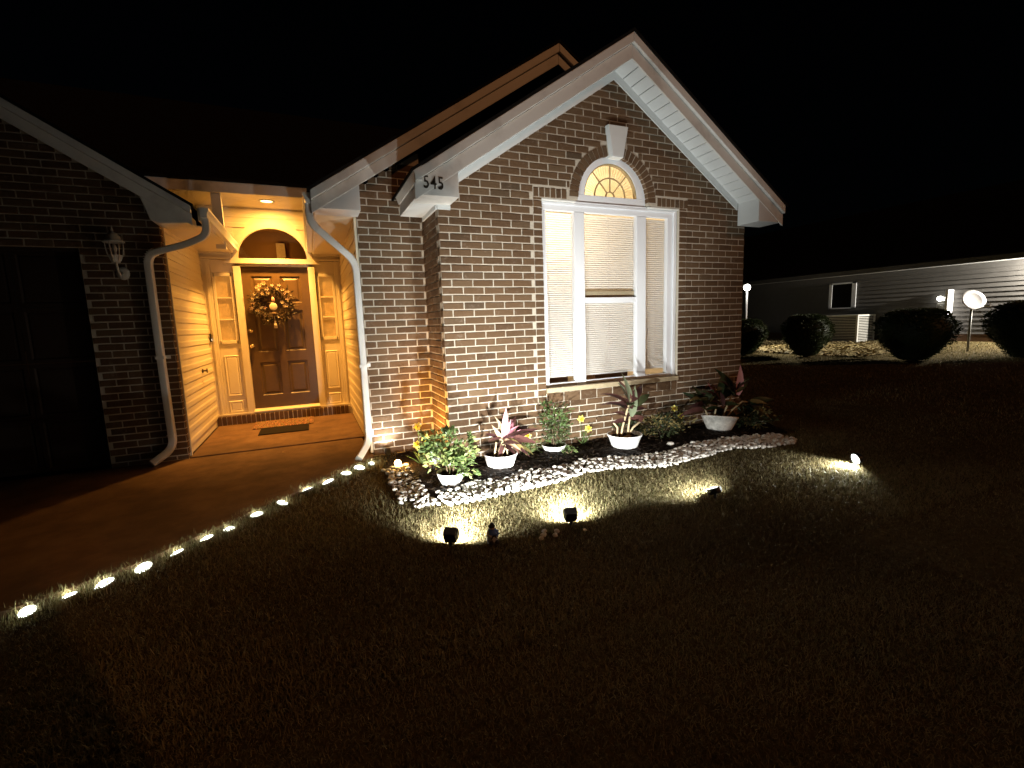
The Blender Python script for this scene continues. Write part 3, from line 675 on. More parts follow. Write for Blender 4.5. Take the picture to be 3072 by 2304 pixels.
ebox('cornice', 'vinyl', -2.468, -1.048, YD-0.075, YD+0.015, 2.600, 2.640); ebox('cornice', 'vinyl', -2.440, -1.075, YD-0.055, YD+0.015, 2.641, 2.684)
ebox('door_head', 'vinyl', -2.26, -1.255, YD-0.02, YD+0.018, 2.562, 2.599)
m = MB(); m.ring(-1.762, 2.684, 0.500, 0.585, YD-0.045, YD+0.02, 0, math.pi, 40); m.v = [(x, y, 2.684+(z-2.684)*0.955) for x, y, z in m.v]; tr_o = m.build('transom_arch', 'vinyl', ent)
sp_ = MB(); V = []; F = []
for i in range(41):
    a = math.pi*i/40; c, q = math.cos(a), math.sin(a); t_ = min(0.56/max(abs(c), 1e-6), 0.50/max(q, 1e-6))
    V += [(-1.762+0.59*c, YD+0.014, 2.684+0.59*0.955*q), (-1.762+max(t_, 0.60)*c, YD+0.014, 2.684+max(t_, 0.575)*q)]
for i in range(40): F.append((2*i, 2*i+1, 2*i+3, 2*i+2))
sp_.add(V, F); sp_.build('spandrel', 'vinyl', ent)
m = MB(); m.ring(-1.762, 2.684, 0.586, 0.618, YD-0.030, YD+0.02, 0, math.pi, 40); m.v = [(x, y, 2.684+(z-2.684)*0.955) for x, y, z in m.v]; m.build('arch_moulding', 'vinyl', tr_o)
m = MB(); m.lathe([(0.0, 0.0), (0.5, 0.0)], 0, 0, 0, 36, 0, math.pi); m.v = [(-1.762+x, YD-0.005, 2.684+y*0.955) for x, y, z in m.v]; m.build('transom_pane', 'glass', tr_o)
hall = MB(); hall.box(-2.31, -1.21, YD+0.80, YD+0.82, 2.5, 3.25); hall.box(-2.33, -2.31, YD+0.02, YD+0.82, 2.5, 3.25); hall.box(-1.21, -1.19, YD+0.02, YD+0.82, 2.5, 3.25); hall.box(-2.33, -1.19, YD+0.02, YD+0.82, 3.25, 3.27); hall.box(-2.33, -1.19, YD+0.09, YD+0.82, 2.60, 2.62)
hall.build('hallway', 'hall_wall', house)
MB().box(-1.74, -1.60, YD+0.70, YD+0.79, 2.80, 3.05).build('hall_sconce', 'sill_tan', house)
lamp('hall_light', 'POINT', (-1.90, YD+0.30, 2.80), 6.0, (1.0, 0.50, 0.10), house, size=0.06)
# door leaf: six panels
leaf_ = bpy.data.objects.new('front_door', None); col.objects.link(leaf_); leaf_.parent = house
DX0, DX1, DZ0, DZ1 = -2.247, -1.266, 0.262, 2.556; ydo = YD-0.002
rails = [(0.262, 0.47), (1.02, 1.19), (1.86, 1.98), (2.41, 2.556)]; stiles = [(DX0, DX0+0.13), (-1.812, -1.702), (DX1-0.13, DX1)]
mm = MB()
for a, b_ in stiles: mm.box(a, b_, ydo, ydo+0.018, DZ0, DZ1)
for a, b_ in rails:
    mm.box(stiles[0][1], stiles[1][0], ydo, ydo+0.018, a, b_); mm.box(stiles[1][1], stiles[2][0], ydo, ydo+0.018, a, b_)
mm.build('door_frame', 'door_paint', leaf_)
for (s0, s1) in ((0, 1), (1, 2)):
    for (r0, r1) in ((0, 1), (1, 2), (2, 3)):
        a, b_ = stiles[s0][1], stiles[s1][0]; z0, z1 = rails[r0][1], rails[r1][0]; mm = MB(); V = []
        for g, y in ((0.0, ydo+0.001), (0.014, ydo+0.016), (0.034, ydo+0.016), (0.060, ydo+0.003)):
            V += [(a+g, y, z0+g), (b_-g, y, z0+g), (b_-g, y, z1-g), (a+g, y, z1-g)]
        F = [(12, 13, 14, 15)]
        for t in range(3):
            for q in range(4): F.append((4*t+q, 4*t+(q+1) % 4, 4*t+4+(q+1) % 4, 4*t+4+q))
        mm.add(V, F); mm.build('door_panel', 'door_paint', leaf_)
mm = MB(); mm.lathe([(0.0, 0.0), (0.034, 0.0), (0.034, 0.008), (0.014, 0.014), (0.013, 0.035), (0.028, 0.045), (0.031, 0.060), (0.022, 0.074), (0.0, 0.078)], n=18); mm.v = [(-2.196+x, ydo-z, 1.29+y) for x, y, z in mm.v]; mm.build('door_knob', 'brass', leaf_, True)
mm = MB(); mm.lathe([(0.0, 0.0), (0.032, 0.0), (0.030, 0.012), (0.012, 0.014), (0.012, 0.024), (0.0, 0.024)], n=18); mm.v = [(-2.196+x, ydo-z, 1.54+y) for x, y, z in mm.v]; mm.build('deadbolt', 'brass', leaf_, True)
mm = MB(); mm.prism([(YD-0.10, 0.215), (YD-0.10, 0.225), (YD-0.02, 0.256), (YD+0.02, 0.256), (YD+0.02, 0.215)], -2.26, -1.255, 'x'); mm.build('threshold', 'vinyl', house)
mm = MB(); mm.box(-2.79, -0.742, YD-0.075, YD+0.02, 0.192, 0.214); mm.build('sill_board', 'vinyl', house)
# brick step under the door: bricks on edge
stp = MB().box(-2.785, -0.742, YD-0.128, YD-0.03, 0.02, 0.180).build('brick_step', 'mortar', house)
x = -2.782
while x < -0.80:
    mm = MB(); mm.box(x, x+0.056, YD-0.138+rnd.uniform(-0.003, 0.003), YD-0.03, 0.052, 0.189, jit=0.002); o = mm.build('brick', 'brick_single', stp); o['tint'] = rnd.random()*0.7; x += 0.0685

# ---------------- garage wing
gw = MB()
gw.box(-3.53, -2.785, 1.70, 1.78, 0.0, 2.49); gw.box(-9.5, -2.785, 1.70, 1.78, 2.49, 2.78)
gw.box(-9.5, -2.785, 1.70, 1.78, 2.78, 2.97)
for k in range(110): gw.box(-9.5, -2.79-0.0316*k, 1.70, 1.78, 2.97+0.02*k, 2.99+0.02*k)
gwo = gw.build('garage_wall', 'mortar', house)
mb = MB()
def gsp(a, b_):
    zm = (a+b_)/2
    if zm < 2.49: return [(-3.525, -2.783)]
    xr = -2.783 if zm < 2.97 else -2.783-(zm-2.97)/0.632
    return [(-6.2, xr)]
for q in rows(-6, -2.78, 0.04, 3.9, -2.9, -2.783-0.237, gsp):
    loc, size, rz = brick_place('garage', q); add_joined(mb, loc, size, rz)
for k in range(34):    # brick ends on the porch side of the corner
    z0 = 0.009+MZ*k
    if 0.04 < z0 < 2.70: mb.box(-2.80, -2.777, 1.705, 1.782, z0+J/2, z0+MZ-J/2, rnd.random())
tag(mb.build('bricks', 'brick_joined', gwo, tint=True), kind='stuff')
gd = bpy.data.objects.new('garage_door', None); col.objects.link(gd); gd.parent = house
for r_ in range(4):
    for c in range(5):
        mm = MB(); xa = -3.56-0.60*c; V = []; z0 = 0.05+0.607*r_
        for g, y in ((0.0, 1.83), (0.04, 1.83), (0.055, 1.845), (0.075, 1.838)):
            V += [(xa-0.595+g, y, z0+g), (xa-g, y, z0+g), (xa-g, y, z0+0.602-g), (xa-0.595+g, y, z0+0.602-g)]
        F = [(12, 13, 14, 15)]
        for t in range(3):
            for q in range(4): F.append((4*t+q, 4*t+(q+1) % 4, 4*t+4+(q+1) % 4, 4*t+4+q))
        mm.add(V, F); mm.build('door_panel', 'garage_door_paint', gd)
MB().box(-6.6, -3.52, 1.72, 1.80, 2.455, 2.488).build('door_lintel', 'garage_door_paint', house)
# downspouts
prof = [(-0.038, -0.026), (0.038, -0.026), (0.038, 0.026), (-0.038, 0.026)]
def rprof(w, h, r):
    out = []
    for cx, cy, a0 in ((w-r, h-r, 0), (-(w-r), h-r, 90), (-(w-r), -(h-r), 180), (w-r, -(h-r), 270)):
        for k in range(4):
            a = R(a0+30*k); out.append((cx+r*math.cos(a), cy+r*math.sin(a)))
    return out
def downspout(path, ribs, strap_at, name='downspout'):
    mm = MB(); pts = smooth_path(path, 0.13, 7); mm.sweep(pts, rprof(0.036, 0.046, 0.012), ups=(0, 1, 0)); d = mm.build(name, 'downspout_white', house, True)
    d.data.polygons.foreach_set('use_smooth', [True]*len(d.data.polygons))
    md = d.modifiers.new('es', 'EDGE_SPLIT'); md.split_angle = R(40)
    for cpt in ribs:
        c = Vector(path[cpt]); a = (Vector(path[cpt-1])-c).normalized(); b_ = (Vector(path[cpt+1])-c).normalized(); A, B = c+a*0.10, c+b_*0.10
        for k in range(7):
            t = (k+0.5)/7; p = A*(1-t)**2+c*2*t*(1-t)+B*t*t; tg = ((c-A)*(1-t)+(B-c)*t).normalized()
            r2 = MB(); r2.sweep([p-tg*0.0035, p+tg*0.0035], rprof(0.0395, 0.0495, 0.012), ups=(0, 1, 0)); r2.build('elbow_rib', 'downspout_white', d)
    for sx in strap_at:
        r2 = MB(); r2.box(sx[0]-0.044, sx[0]+0.044, sx[1]-0.054, sx[1]-0.050, sx[2]-0.016, sx[2]+0.016); r2.box(sx[0]+0.044, sx[0]+0.085, sx[1]+0.040, sx[1]+0.046, sx[2]-0.020, sx[2]+0.020); r2.box(sx[0]+0.040, sx[0]+0.044, sx[1]-0.052, sx[1]+0.046, sx[2]-0.016, sx[2]+0.016); r2.build('strap', 'downspout_white', d)
    for z, w in ((0.36, 0.040), ):
        p0 = Vector(path[-3]); r2 = MB(); r2.sweep([Vector((p0.x, p0.y, z-0.004)), Vector((p0.x, p0.y, z+0.004))], rprof(0.039, 0.049, 0.012), ups=(0, 1, 0)); r2.build('joint_band', 'downspout_white', d)
    return d
downspout([(-1.225, 0.47, 2.80), (-1.225, 0.47, 2.62), (-0.790, 0.685, 2.27), (-0.787, 0.69, 1.1), (-0.787, 0.69, 0.20), (-0.93, 0.52, 0.06)], (1, 2), [(-0.787, 0.69, 1.10)])
downspout([(-2.285, 1.42, 2.80), (-2.285, 1.42, 2.62), (-2.50, 1.50, 2.53), (-2.915, 1.635, 2.43), (-2.915, 1.635, 1.2), (-2.905, 1.635, 0.20), (-3.10, 1.50, 0.07)], (3,), [(-2.915, 1.635, 1.27)])
# house number
def text_mesh(ch, size, ext):
    cu = bpy.data.curves.new('tmp', 'FONT'); cu.body = ch; cu.size = size; cu.extrude = ext; cu.offset = 0.0005; ob = bpy.data.objects.new('tmp', cu); col.objects.link(ob)
    dg = bpy.context.evaluated_depsgraph_get(); me = bpy.data.meshes.new_from_object(ob.evaluated_get(dg)); bpy.data.objects.remove(ob); me.materials.clear(); me.materials.append(MT['number_black']); return me
for k, ch in enumerate('545'):
    o = place('number_digit', text_mesh(ch, 0.165, 0.004), box_l, (-0.222+0.070*k, -0.3505, 2.822-0.002*k), (R(90), 0, 0), (0.74, 1.0, 1.0)); o['label'] = 'black house number digit %s on the white eave box' % ch

# ------------------------------------------------------------------ things fixed to or standing at the house
rl = thing('recessed_light', 'round recessed ceiling light glowing orange above the front door', 'light', (-1.755, 3.30, 3.473))
MB().lathe([(0.105, 0.0), (0.110, -0.006), (0.085, -0.008), (0.080, 0.0)], n=28).build('trim_ring', 'frame_white', rl, True)
MB().lathe([(0.0, -0.003), (0.080, -0.003)], n=28).build('lens', 'porch_lens', rl)
lamp('porch_light', 'SPOT', (0, 0, -0.012), 1000, (1.0, 0.45, 0.082), rl, size=0.06, spot=88, blend=0.8)
al = lamp('porch_glow', 'AREA', (0, 0, -0.014), 44, (1.0, 0.46, 0.088), rl); al.data.shape = 'DISK'; al.data.size = 0.15
lan = thing('wall_lantern', 'unlit white carriage lantern on the dark garage brick', 'lantern', (-3.17, 1.693, 2.16))
mm = MB(); mm.lathe([(0.0, 0.0), (0.062, 0.0), (0.060, 0.012), (0.040, 0.024), (0.0, 0.026)], n=20); mm.v = [(x, -z, y*1.15+0.06) for x, y, z in mm.v]; mm.build('back_plate', 'lantern_white', lan, True)
mm = MB(); mm.tube(smooth_path([(0, -0.02, 0.06), (0, -0.09, 0.02), (-0.01, -0.13, 0.10), (-0.01, -0.13, 0.17)], 0.05), 0.011); mm.build('arm', 'lantern_white', lan, True)
mm = MB(); mm.lathe([(0.0, 0.16), (0.035, 0.16), (0.038, 0.18), (0.060, 0.24)], cx=-0.01, cy=-0.13, n=20); mm.build('cup', 'lantern_white', lan, True)
for k in range(6):
    a = 2*math.pi*k/6+0.3; mm = MB(); mm.tube([(-0.01+r_*math.cos(a), -0.13+r_*math.sin(a), z) for r_, z in ((0.040, 0.18), (0.066, 0.25), (0.076, 0.32), (0.078, 0.375))], 0.005, 6); mm.build('rib', 'lantern_white', lan, True)
mm = MB(); mm.lathe([(0.036, 0.185), (0.062, 0.25), (0.071, 0.32), (0.073, 0.37)], cx=-0.01, cy=-0.13, n=20); mm.build('glass_globe', 'glass', lan, True)
mm = MB(); mm.lathe([(0.0, 0.20), (0.014, 0.20), (0.014, 0.27), (0.024, 0.30), (0.014, 0.35), (0.0, 0.355)], cx=-0.01, cy=-0.13, n=12); mm.build('bulb', 'lantern_white', lan, True)
mm = MB(); mm.lathe([(0.096, 0.372), (0.098, 0.385), (0.070, 0.40), (0.060, 0.44), (0.030, 0.475), (0.010, 0.485), (0.012, 0.50), (0.006, 0.53), (0.0, 0.56)], cx=-0.01, cy=-0.13, n=22); mm.build('cap', 'lantern_white', lan, True)
db = thing('doorbell', 'black doorbell with a lit button beside the left sidelight', 'doorbell', (XL+0.028, 3.715, 1.45))
MB().box(0, 0.022, -0.023, 0.023, -0.065, 0.065).build('housing', 'black_plastic', db, bevel=0.008)
mm = MB(); mm.lathe([(0.0, 0.003), (0.013, 0.003), (0.015, 0.0)], n=16); mm.v = [(0.022+z, x, y-0.03) for x, y, z in mm.v]; mm.build('button', 'bell_ring', db)
sp = thing('wall_knob', 'small dark round knob on the left porch siding', 'knob', (XL+0.018, 2.955, 0.997))  # generic stand-in for an unclear dark knob
mm = MB(); mm.lathe([(0.0, 0.0), (0.030, 0.0), (0.028, 0.01), (0.012, 0.014), (0.012, 0.05), (0.0, 0.052)], n=14); mm.v = [(z, x, y) for x, y, z in mm.v]; mm.build('stem', 'bark', sp, True)
mm = MB(); mm.lathe([(0.0, 0.0), (0.032, 0.0), (0.032, 0.010), (0.0, 0.012)], n=14); mm.v = [(0.052+z, x, y) for x, y, z in mm.v]; mm.build('wheel', 'bark', sp, True)
mt1 = MB(); mt1.box(-2.245, -1.38, 3.03, 3.62, 0.0515, 0.068, jit=0.002); tag(mt1.build('door_mat', 'mat_pattern', bevel=0.005), 'flower-patterned door mat against the brick step', 'mat')
mt2 = MB(); mt2.box(-2.12, -1.45, 2.53, 3.022, 0.0515, 0.064); tag(mt2.build('door_mat', 'mat_rubber', bevel=0.005), 'plain black rubber mat in front of the patterned one', 'mat')

# wreath
wr = thing('wreath', 'twig wreath with pale flowers and a tasselled ornament on the front door', 'wreath', (-1.835, 3.745, 1.955))
tw = MB(); wrnd = random.Random(3)
for k in range(240):
    a = wrnd.uniform(0, 2*math.pi); rr = wrnd.gauss(0.225, 0.035); c = Vector((rr*math.cos(a), wrnd.uniform(-0.05, 0.02), rr*math.sin(a))); d = Vector((-math.sin(a)+wrnd.uniform(-.7, .7), wrnd.uniform(-.35, .2), math.cos(a)+wrnd.uniform(-.7, .7))).normalized(); l = wrnd.uniform(0.05, 0.12)
    tw.tube([c-d*l, c+Vector((0, -0.006, 0)), c+d*l], 0.0035, 4)
tw.build('twig_ring', 'bark', wr)
lf = MB()
for k in range(420):
    a = wrnd.uniform(0, 2*math.pi); rr = wrnd.gauss(0.235, 0.055); c = Vector((rr*math.cos(a), wrnd.uniform(-0.085, 0.01), rr*math.sin(a))); d = Vector((math.cos(a)+wrnd.uniform(-1, 1), wrnd.uniform(-.8, .1), math.sin(a)+wrnd.uniform(-1, 1))).normalized(); w_ = d.cross(Vector((wrnd.uniform(-1, 1), wrnd.uniform(-1, 1), wrnd.uniform(-1, 1)))).normalized()*wrnd.uniform(0.008, 0.016); l = wrnd.uniform(0.035, 0.075)
    lf.add([c, c+d*l*0.5+w_, c+d*l, c+d*l*0.5-w_], [(0, 1, 2, 3)])
lf.build('foliage', 'wreath_leaf', wr)
def flower_mesh(name, mat, r, n=6, cup=0.3, w=0.42):
    mm = MB()
    for k in range(n):
        a = 2*math.pi*k/n; u = Vector((math.cos(a), math.sin(a), 0)); t = Vector((-math.sin(a), math.cos(a), 0))
        mm.add([u*0.12*r, u*0.55*r+t*w*r*0.5+Vector((0, 0, cup*r*0.5)), u*r+Vector((0, 0, cup*r*0.55)), u*0.55*r-t*w*r*0.5+Vector((0, 0, cup*r*0.5)), u*0.5*r+Vector((0, 0, cup*r*0.3))], [(0, 1, 4), (1, 2, 4), (2, 3, 4), (3, 0, 4)])
    return mm.mesh(name, mat)
fw = flower_mesh('flower', 'wreath_petal', 0.040); fp = flower_mesh('flower', 'petal_pink', 0.036, 5)
spots = [(-.17, .24), (-.10, .33), (-.24, .17), (-.06, .24), (-.27, .10), (-.20, .27), (.02, .30), (.09, .25), (.16, .23), (.19, .17), (.23, .20), (-.13, .17), (-.28, .02), (-.22, -.09), (-.17, -.13), (-.11, -.05), (.14, .03), (.17, -.02), (.22, .08), (-.05, .18), (-.16, .30), (.12, .30), (-.12, -.17), (.20, -.02), (-.30, -.06)]
for k, (x, z) in enumerate(spots):
    d = Vector((x*1.2, -0.9, z*0.9)).normalized(); o = place('flower', fw if k % 3 else fp, wr, (x, -0.075-wrnd.uniform(0, 0.03), z), d.to_track_quat('Z', 'Y').to_euler(), (wrnd.uniform(.6, 1.15), wrnd.uniform(.6, 1.1), wrnd.uniform(.7, 1.6)))
mm = MB(); mm.lathe([(0.0, 0.004), (0.052, 0.003), (0.058, 0.0), (0.052, -0.003), (0.0, -0.004)], n=22); mm.v = [(0.01+x, -0.11+z, -0.04+y*1.05) for x, y, z in mm.v]; mm.build('ornament_disc', 'petal_white', wr, True)
mm = MB(); mm.lathe([(0.0, 0.003), (0.030, 0.002), (0.030, -0.002), (0.0, -0.003)], n=18); mm.v = [(0.015+x*0.8, -0.105+z, 0.07+y*1.6) for x, y, z in mm.v]; mm.build('ornament_drop', 'petal_pink', wr, True)
mm = MB(); mm.ball((0.012, -0.10, -0.155), 0.042, sq=(1, 1, 0.8)); mm.build('wood_ball', 'bark', wr, True)
mm = MB(); mm.tube([(0.012, -0.10, -0.18), (0.014, -0.10, -0.27)], 0.004, 6); mm.build('cord', 'petal_white', wr)
mm = MB(); mm.lathe([(0.0, 0.0), (0.012, -0.004), (0.014, -0.02), (0.010, -0.03), (0.020, -0.06), (0.027, -0.125), (0.0, -0.128)], cx=0.016, cy=-0.10, cz=-0.26, n=14); mm.build('tassel', 'petal_white', wr, True)

# ------------------------------------------------------------------ garden lights
def rot_to(d): return Vector(d).to_track_quat('Y', 'Z').to_euler()
def spotlight(label, loc, aim, elev, power, color=(0.98, 1.0, 0.95), cone=116, blend=0.6, head=(0.105, 0.085, 0.07), pw=0.45, spill=0.0):
    t = thing('solar_spotlight', label, 'spotlight', loc, 'solar spotlights in the lawn and bed')
    az = math.atan2(aim[0], aim[1]); e = R(elev); d = Vector((math.sin(az)*math.cos(e), math.cos(az)*math.cos(e), math.sin(e))); rot = rot_to(d); Rm = rot.to_matrix(); c = Vector((0, 0, 0.075))
    w, h, dp = head; mm = MB(); V = []
    for y, k in ((-dp/2, 0.82), (-dp*0.2, 1.0), (dp/2, 1.0)):
        for i in range(20):
            a = 2*math.pi*i/20; ca, sa = math.cos(a), math.sin(a)
            V.append(tuple(c+Rm@Vector((math.copysign(abs(ca)**pw, ca)*w/2*k, y, math.copysign(abs(sa)**pw, sa)*h/2*k))))
    F = [tuple(range(20))]
    for q in range(2):
        for i in range(20): F.append((q*20+i, q*20+(i+1) % 20, (q+1)*20+(i+1) % 20, (q+1)*20+i))
    mm.add(V, F); mm.build('head', 'black_plastic', t)
    mm = MB(); V = [tuple(c+Rm@Vector((math.copysign(abs(math.cos(2*math.pi*i/20))**pw, math.cos(2*math.pi*i/20))*w/2*0.9, dp*0.40, math.copysign(abs(math.sin(2*math.pi*i/20))**pw, math.sin(2*math.pi*i/20))*h/2*0.9))) for i in range(20)]
    mm.add(V, [tuple(range(20))]); mm.build('lens', 'led_lens', t)
    bk = c-d*dp*0.55; mm = MB(); mm.prism([(-w*0.42, 0), (w*0.42, 0), (w*0.42, 0.006), (-w*0.42, 0.006)], -0.035, 0.035, 'y'); mm.v = [tuple(c+Rm@(Vector(q)+Vector((0, -dp*0.1, h/2+0.002)))) for q in mm.v]
    if pw < 0.9: mm.build('solar_panel', 'black_plastic', t)
    mm = MB(); mm.tube([(0, 0, -0.05), (0, 0, 0.0), tuple(Vector((0, 0, 0.03))-d*dp*0.25), tuple(c-d*dp*0.35)], 0.011, 8); mm.build('stake', 'black_plastic', t)
    lp = c+d*(dp*0.52+0.004); lamp('beam', 'SPOT', tuple(lp), power, color, t, target=tuple(lp+d), size=0.03, spot=cone, blend=blend)
    if spill: lamp('spill', 'SPOT', tuple(lp), spill, color, t, target=tuple(lp+Vector((d.x, d.y, -1.0*math.hypot(d.x, d.y)))), size=0.03, spot=150, blend=0.45)
    return t
spotlight('black box spotlight on the lawn left of the blue figurine, seen from behind', (-0.53, -1.86, 0), (0.62, 1.0), 21, 345, spill=150, cone=92)
spotlight('black box spotlight on the lawn right of the blue figurine, seen from behind', (0.38, -1.95, 0), (0.33, 1.0), 21, 300, spill=135, cone=94)
spotlight('spotlight with its lens seen as a thin bright oval, third along the lawn', (1.70, -2.08, 0), (-0.15, 1.0), 64, 210, head=(0.12, 0.12, 0.05), cone=104, pw=1.0, spill=110)
spotlight('far right spotlight glaring white in the dark lawn', (3.60, -2.09, 0), (-1.0, 0.30), -16, 110, head=(0.11, 0.11, 0.06), cone=56, pw=1.0, spill=90)
spotlight('small spotlight at the foot of the wall beside the white downspout', (-0.595, 0.58, 0), (-0.05, 1.0), 62, 26, head=(0.06, 0.055, 0.05))
gl_ = thing('globe_light', 'warm round stake light glowing at the left end of the flower bed', 'light', (-0.566, 0.08, 0.0))
MB().tube([(0, 0, -0.06), (0, 0, 0.035)], 0.009).build('stake', 'black_plastic', gl_)
MB().lathe([(0.0, 0.03), (0.030, 0.03), (0.034, 0.042), (0.0, 0.044)], n=18).build('cap', 'black_plastic', gl_, True)
MB().ball((0, 0, 0.078), 0.036, 18, 12).build('globe', 'warm_globe', gl_, True)
lamp('globe_light', 'POINT', (0.055, 0.0, 0.10), 9, (1.0, 0.50, 0.11), gl_, size=0.035)
lamp('globe_beam', 'SPOT', (0.05, 0.01, 0.10), 170, (1.0, 0.50, 0.11), gl_, target=(0.57, 0.30, 0.62), size=0.035, spot=95, blend=0.9)

PL = [(-2.949, -1.512), (-2.799, -1.421), (-2.653, -1.35), (-2.492, -1.22), (-2.336, -1.08), (-2.189, -0.907), (-2.064, -0.799), (-1.893, -0.586), (-1.714, -0.392), (-1.503, -0.149), (-1.315, 0.001), (-1.136, 0.195), (-0.994, 0.339), (-0.853, 0.447)]
ordn = ['first', 'second', 'third', 'fourth', 'fifth', 'sixth', 'seventh', 'eighth', 'ninth', 'tenth', 'eleventh', 'twelfth', 'thirteenth', 'fourteenth']
disc_m = MB().lathe([(0.0, 0.0), (0.062, 0.0), (0.063, 0.012), (0.058, 0.018), (0.055, 0.016)], n=24).mesh('rim', 'stake_metal', True)
lens_m = MB().lathe([(0.0, 0.026), (0.030, 0.0245), (0.048, 0.020), (0.055, 0.014)], n=24).mesh('lens', 'path_lens', True)
stk_m = MB().lathe([(0.0, -0.09), (0.012, 0.0)], n=8).mesh('spike', 'black_plastic')
for k, (x, y) in enumerate(PL):
    lbl = 'leftmost of the glowing disc lights along the walk' if k == 0 else ('glowing disc light beside the right downspout foot, last along the walk' if k == 13 else 'glowing disc light along the walk, %s from the left' % ordn[k])
    t = thing('path_light', lbl, 'path light', (x+0.045, y-0.045, 0.012), 'disc lights along the walk edge'); t.rotation_euler = (R(rnd.uniform(-20, 20)), R(rnd.uniform(-20, 20)), 0); t.scale = (rnd.uniform(.68, 1.12),)*3
    place('rim', disc_m, t); place('lens', lens_m, t); place('spike', stk_m, t); lamp('disc_glow', 'POINT', (0, 0, 0.046), 0.45, (0.95, 1.0, 0.84), t, size=0.02)

# ------------------------------------------------------------------ plants and pots
def leaf_mesh(name, mat, L, Wd, droop, fold=0.25, n=8, tip=1.4, wave=0.0):
    """blade leaf growing along +X, arching towards -Z"""
    mm = MB(); V = []; x = z = 0.0; ang = 0.0
    for i in range(n+1):
        t = i/n; w = Wd*(math.sin(math.pi*min(1, (t+0.04))**(0.75))**(0.8) if t < 1 else 0)*(1-0.15*t); w = max(w, Wd*0.10*(1-t))
        wv = wave*math.sin(t*9)*w
        V += [(x, w*0.5, z+fold*w*0.5+wv), (x, 0, z), (x, -w*0.5, z+fold*w*0.5-wv)]
        ang += droop/n*(0.4+1.2*t); x += L/n*math.cos(ang); z -= L/n*math.sin(ang)
    F = []
    for i in range(n):
        for q in range(2): F.append((3*i+q, 3*i+q+1, 3*i+4+q, 3*i+3+q))
    mm.add(V, F); return mm.mesh(name, mat, True)
def set_leaf(me, parent, base, az, el, roll=0.0, s=1.0, name='leaf'):
    """el: elevation of the leaf above the horizon, az: compass in the x-y plane"""
    roll = roll*0.6+0.85*math.cos(az)
    q = Matrix.Rotation(az, 4, 'Z') @ Matrix.Rotation(-el, 4, 'Y') @ Matrix.Rotation(roll, 4, 'X')
    o = place(name, me, parent, base, q.to_euler(), (s, s, s)); return o
def pot(label, loc, r, rb, h, mat='pot_white', tilt=(0, 0), band=False, group='white plant pots in the flower bed'):
    t = thing('plant_pot', label, 'plant pot', loc, group); t.rotation_euler = (tilt[0], tilt[1], 0)
    pr = [(0.0, 0.0), (rb*0.92, 0.0), (rb, 0.012), (rb+(r-rb)*0.45, h*0.45), (r*0.985, h*0.88), (r*1.03, h*0.90), (r*1.03, h), (r*0.95, h), (r*0.93, h*0.80)]
    if band: pr = [(0.0, 0.0), (rb*0.9, 0.0), (rb, 0.015), (rb+(r-rb)*0.6, h*0.55), (rb+(r-rb)*0.66, h*0.57), (rb+(r-rb)*0.70, h*0.62), (r, h*0.95), (r*1.02, h), (r*0.95, h), (r*0.92, h*0.80)]
    MB().lathe(pr, n=40).build('pot_body', mat, t, True)
    mm = MB(); V = [(0, 0, h*0.78)]; n = 28
    for rr in (0.5, 0.94):
        for i in range(n): V.append((r*rr*math.cos(2*math.pi*i/n), r*rr*math.sin(2*math.pi*i/n), h*0.78+rnd.uniform(-.012, .012)))
    F = [(0, 1+i, 1+(i+1) % n) for i in range(n)]+[(1+i, 1+n+i, 1+n+(i+1) % n, 1+(i+1) % n) for i in range(n)]
    mm.add(V, F); mm.build('soil', 'soil', t, True); return t
pot('white pot with a ribbed side in the stones, nearest the lawn', (-0.195, -0.685, 0.015), 0.132, 0.090, 0.130, band=True)
pot('widest plain white pot, holding the pink-leaved plant', (0.425, -0.420, 0.015), 0.178, 0.135, 0.160)
pot('shallow white pot set low behind the pink-leaved plant', (1.195, -0.185, 0.0), 0.142, 0.095, 0.105, band=True)
pot('deep white pot under the window with the tall cane plant', (1.985, -0.470, 0.012), 0.196, 0.140, 0.180)
pot('grimy grey-white pot leaning at the right house corner', (3.560, -0.400, 0.012), 0.225, 0.145, 0.200, 'pot_dirty', (R(-7), R(9)))
pot('small cream pot on a flat stone near the brick corner', (-0.195, -0.010, 0.040), 0.082, 0.050, 0.105, group='small pots')
pot('small white pot sunk in the mulch under the dark foliage', (2.555, -0.345, -0.045), 0.092, 0.075, 0.085, group='small pots')
fs = MB(); fs.lathe([(0.0, -0.01), (0.15, -0.01), (0.155, 0.02), (0.13, 0.028), (0.0, 0.028)], cx=-0.195, cy=-0.03, cz=0.011, n=12, sx=1.15, sy=0.8)
tag(fs.build('flat_stone', 'flat_stone', None), 'flat tan stone under the small cream pot', 'stone')

prnd = random.Random(11)
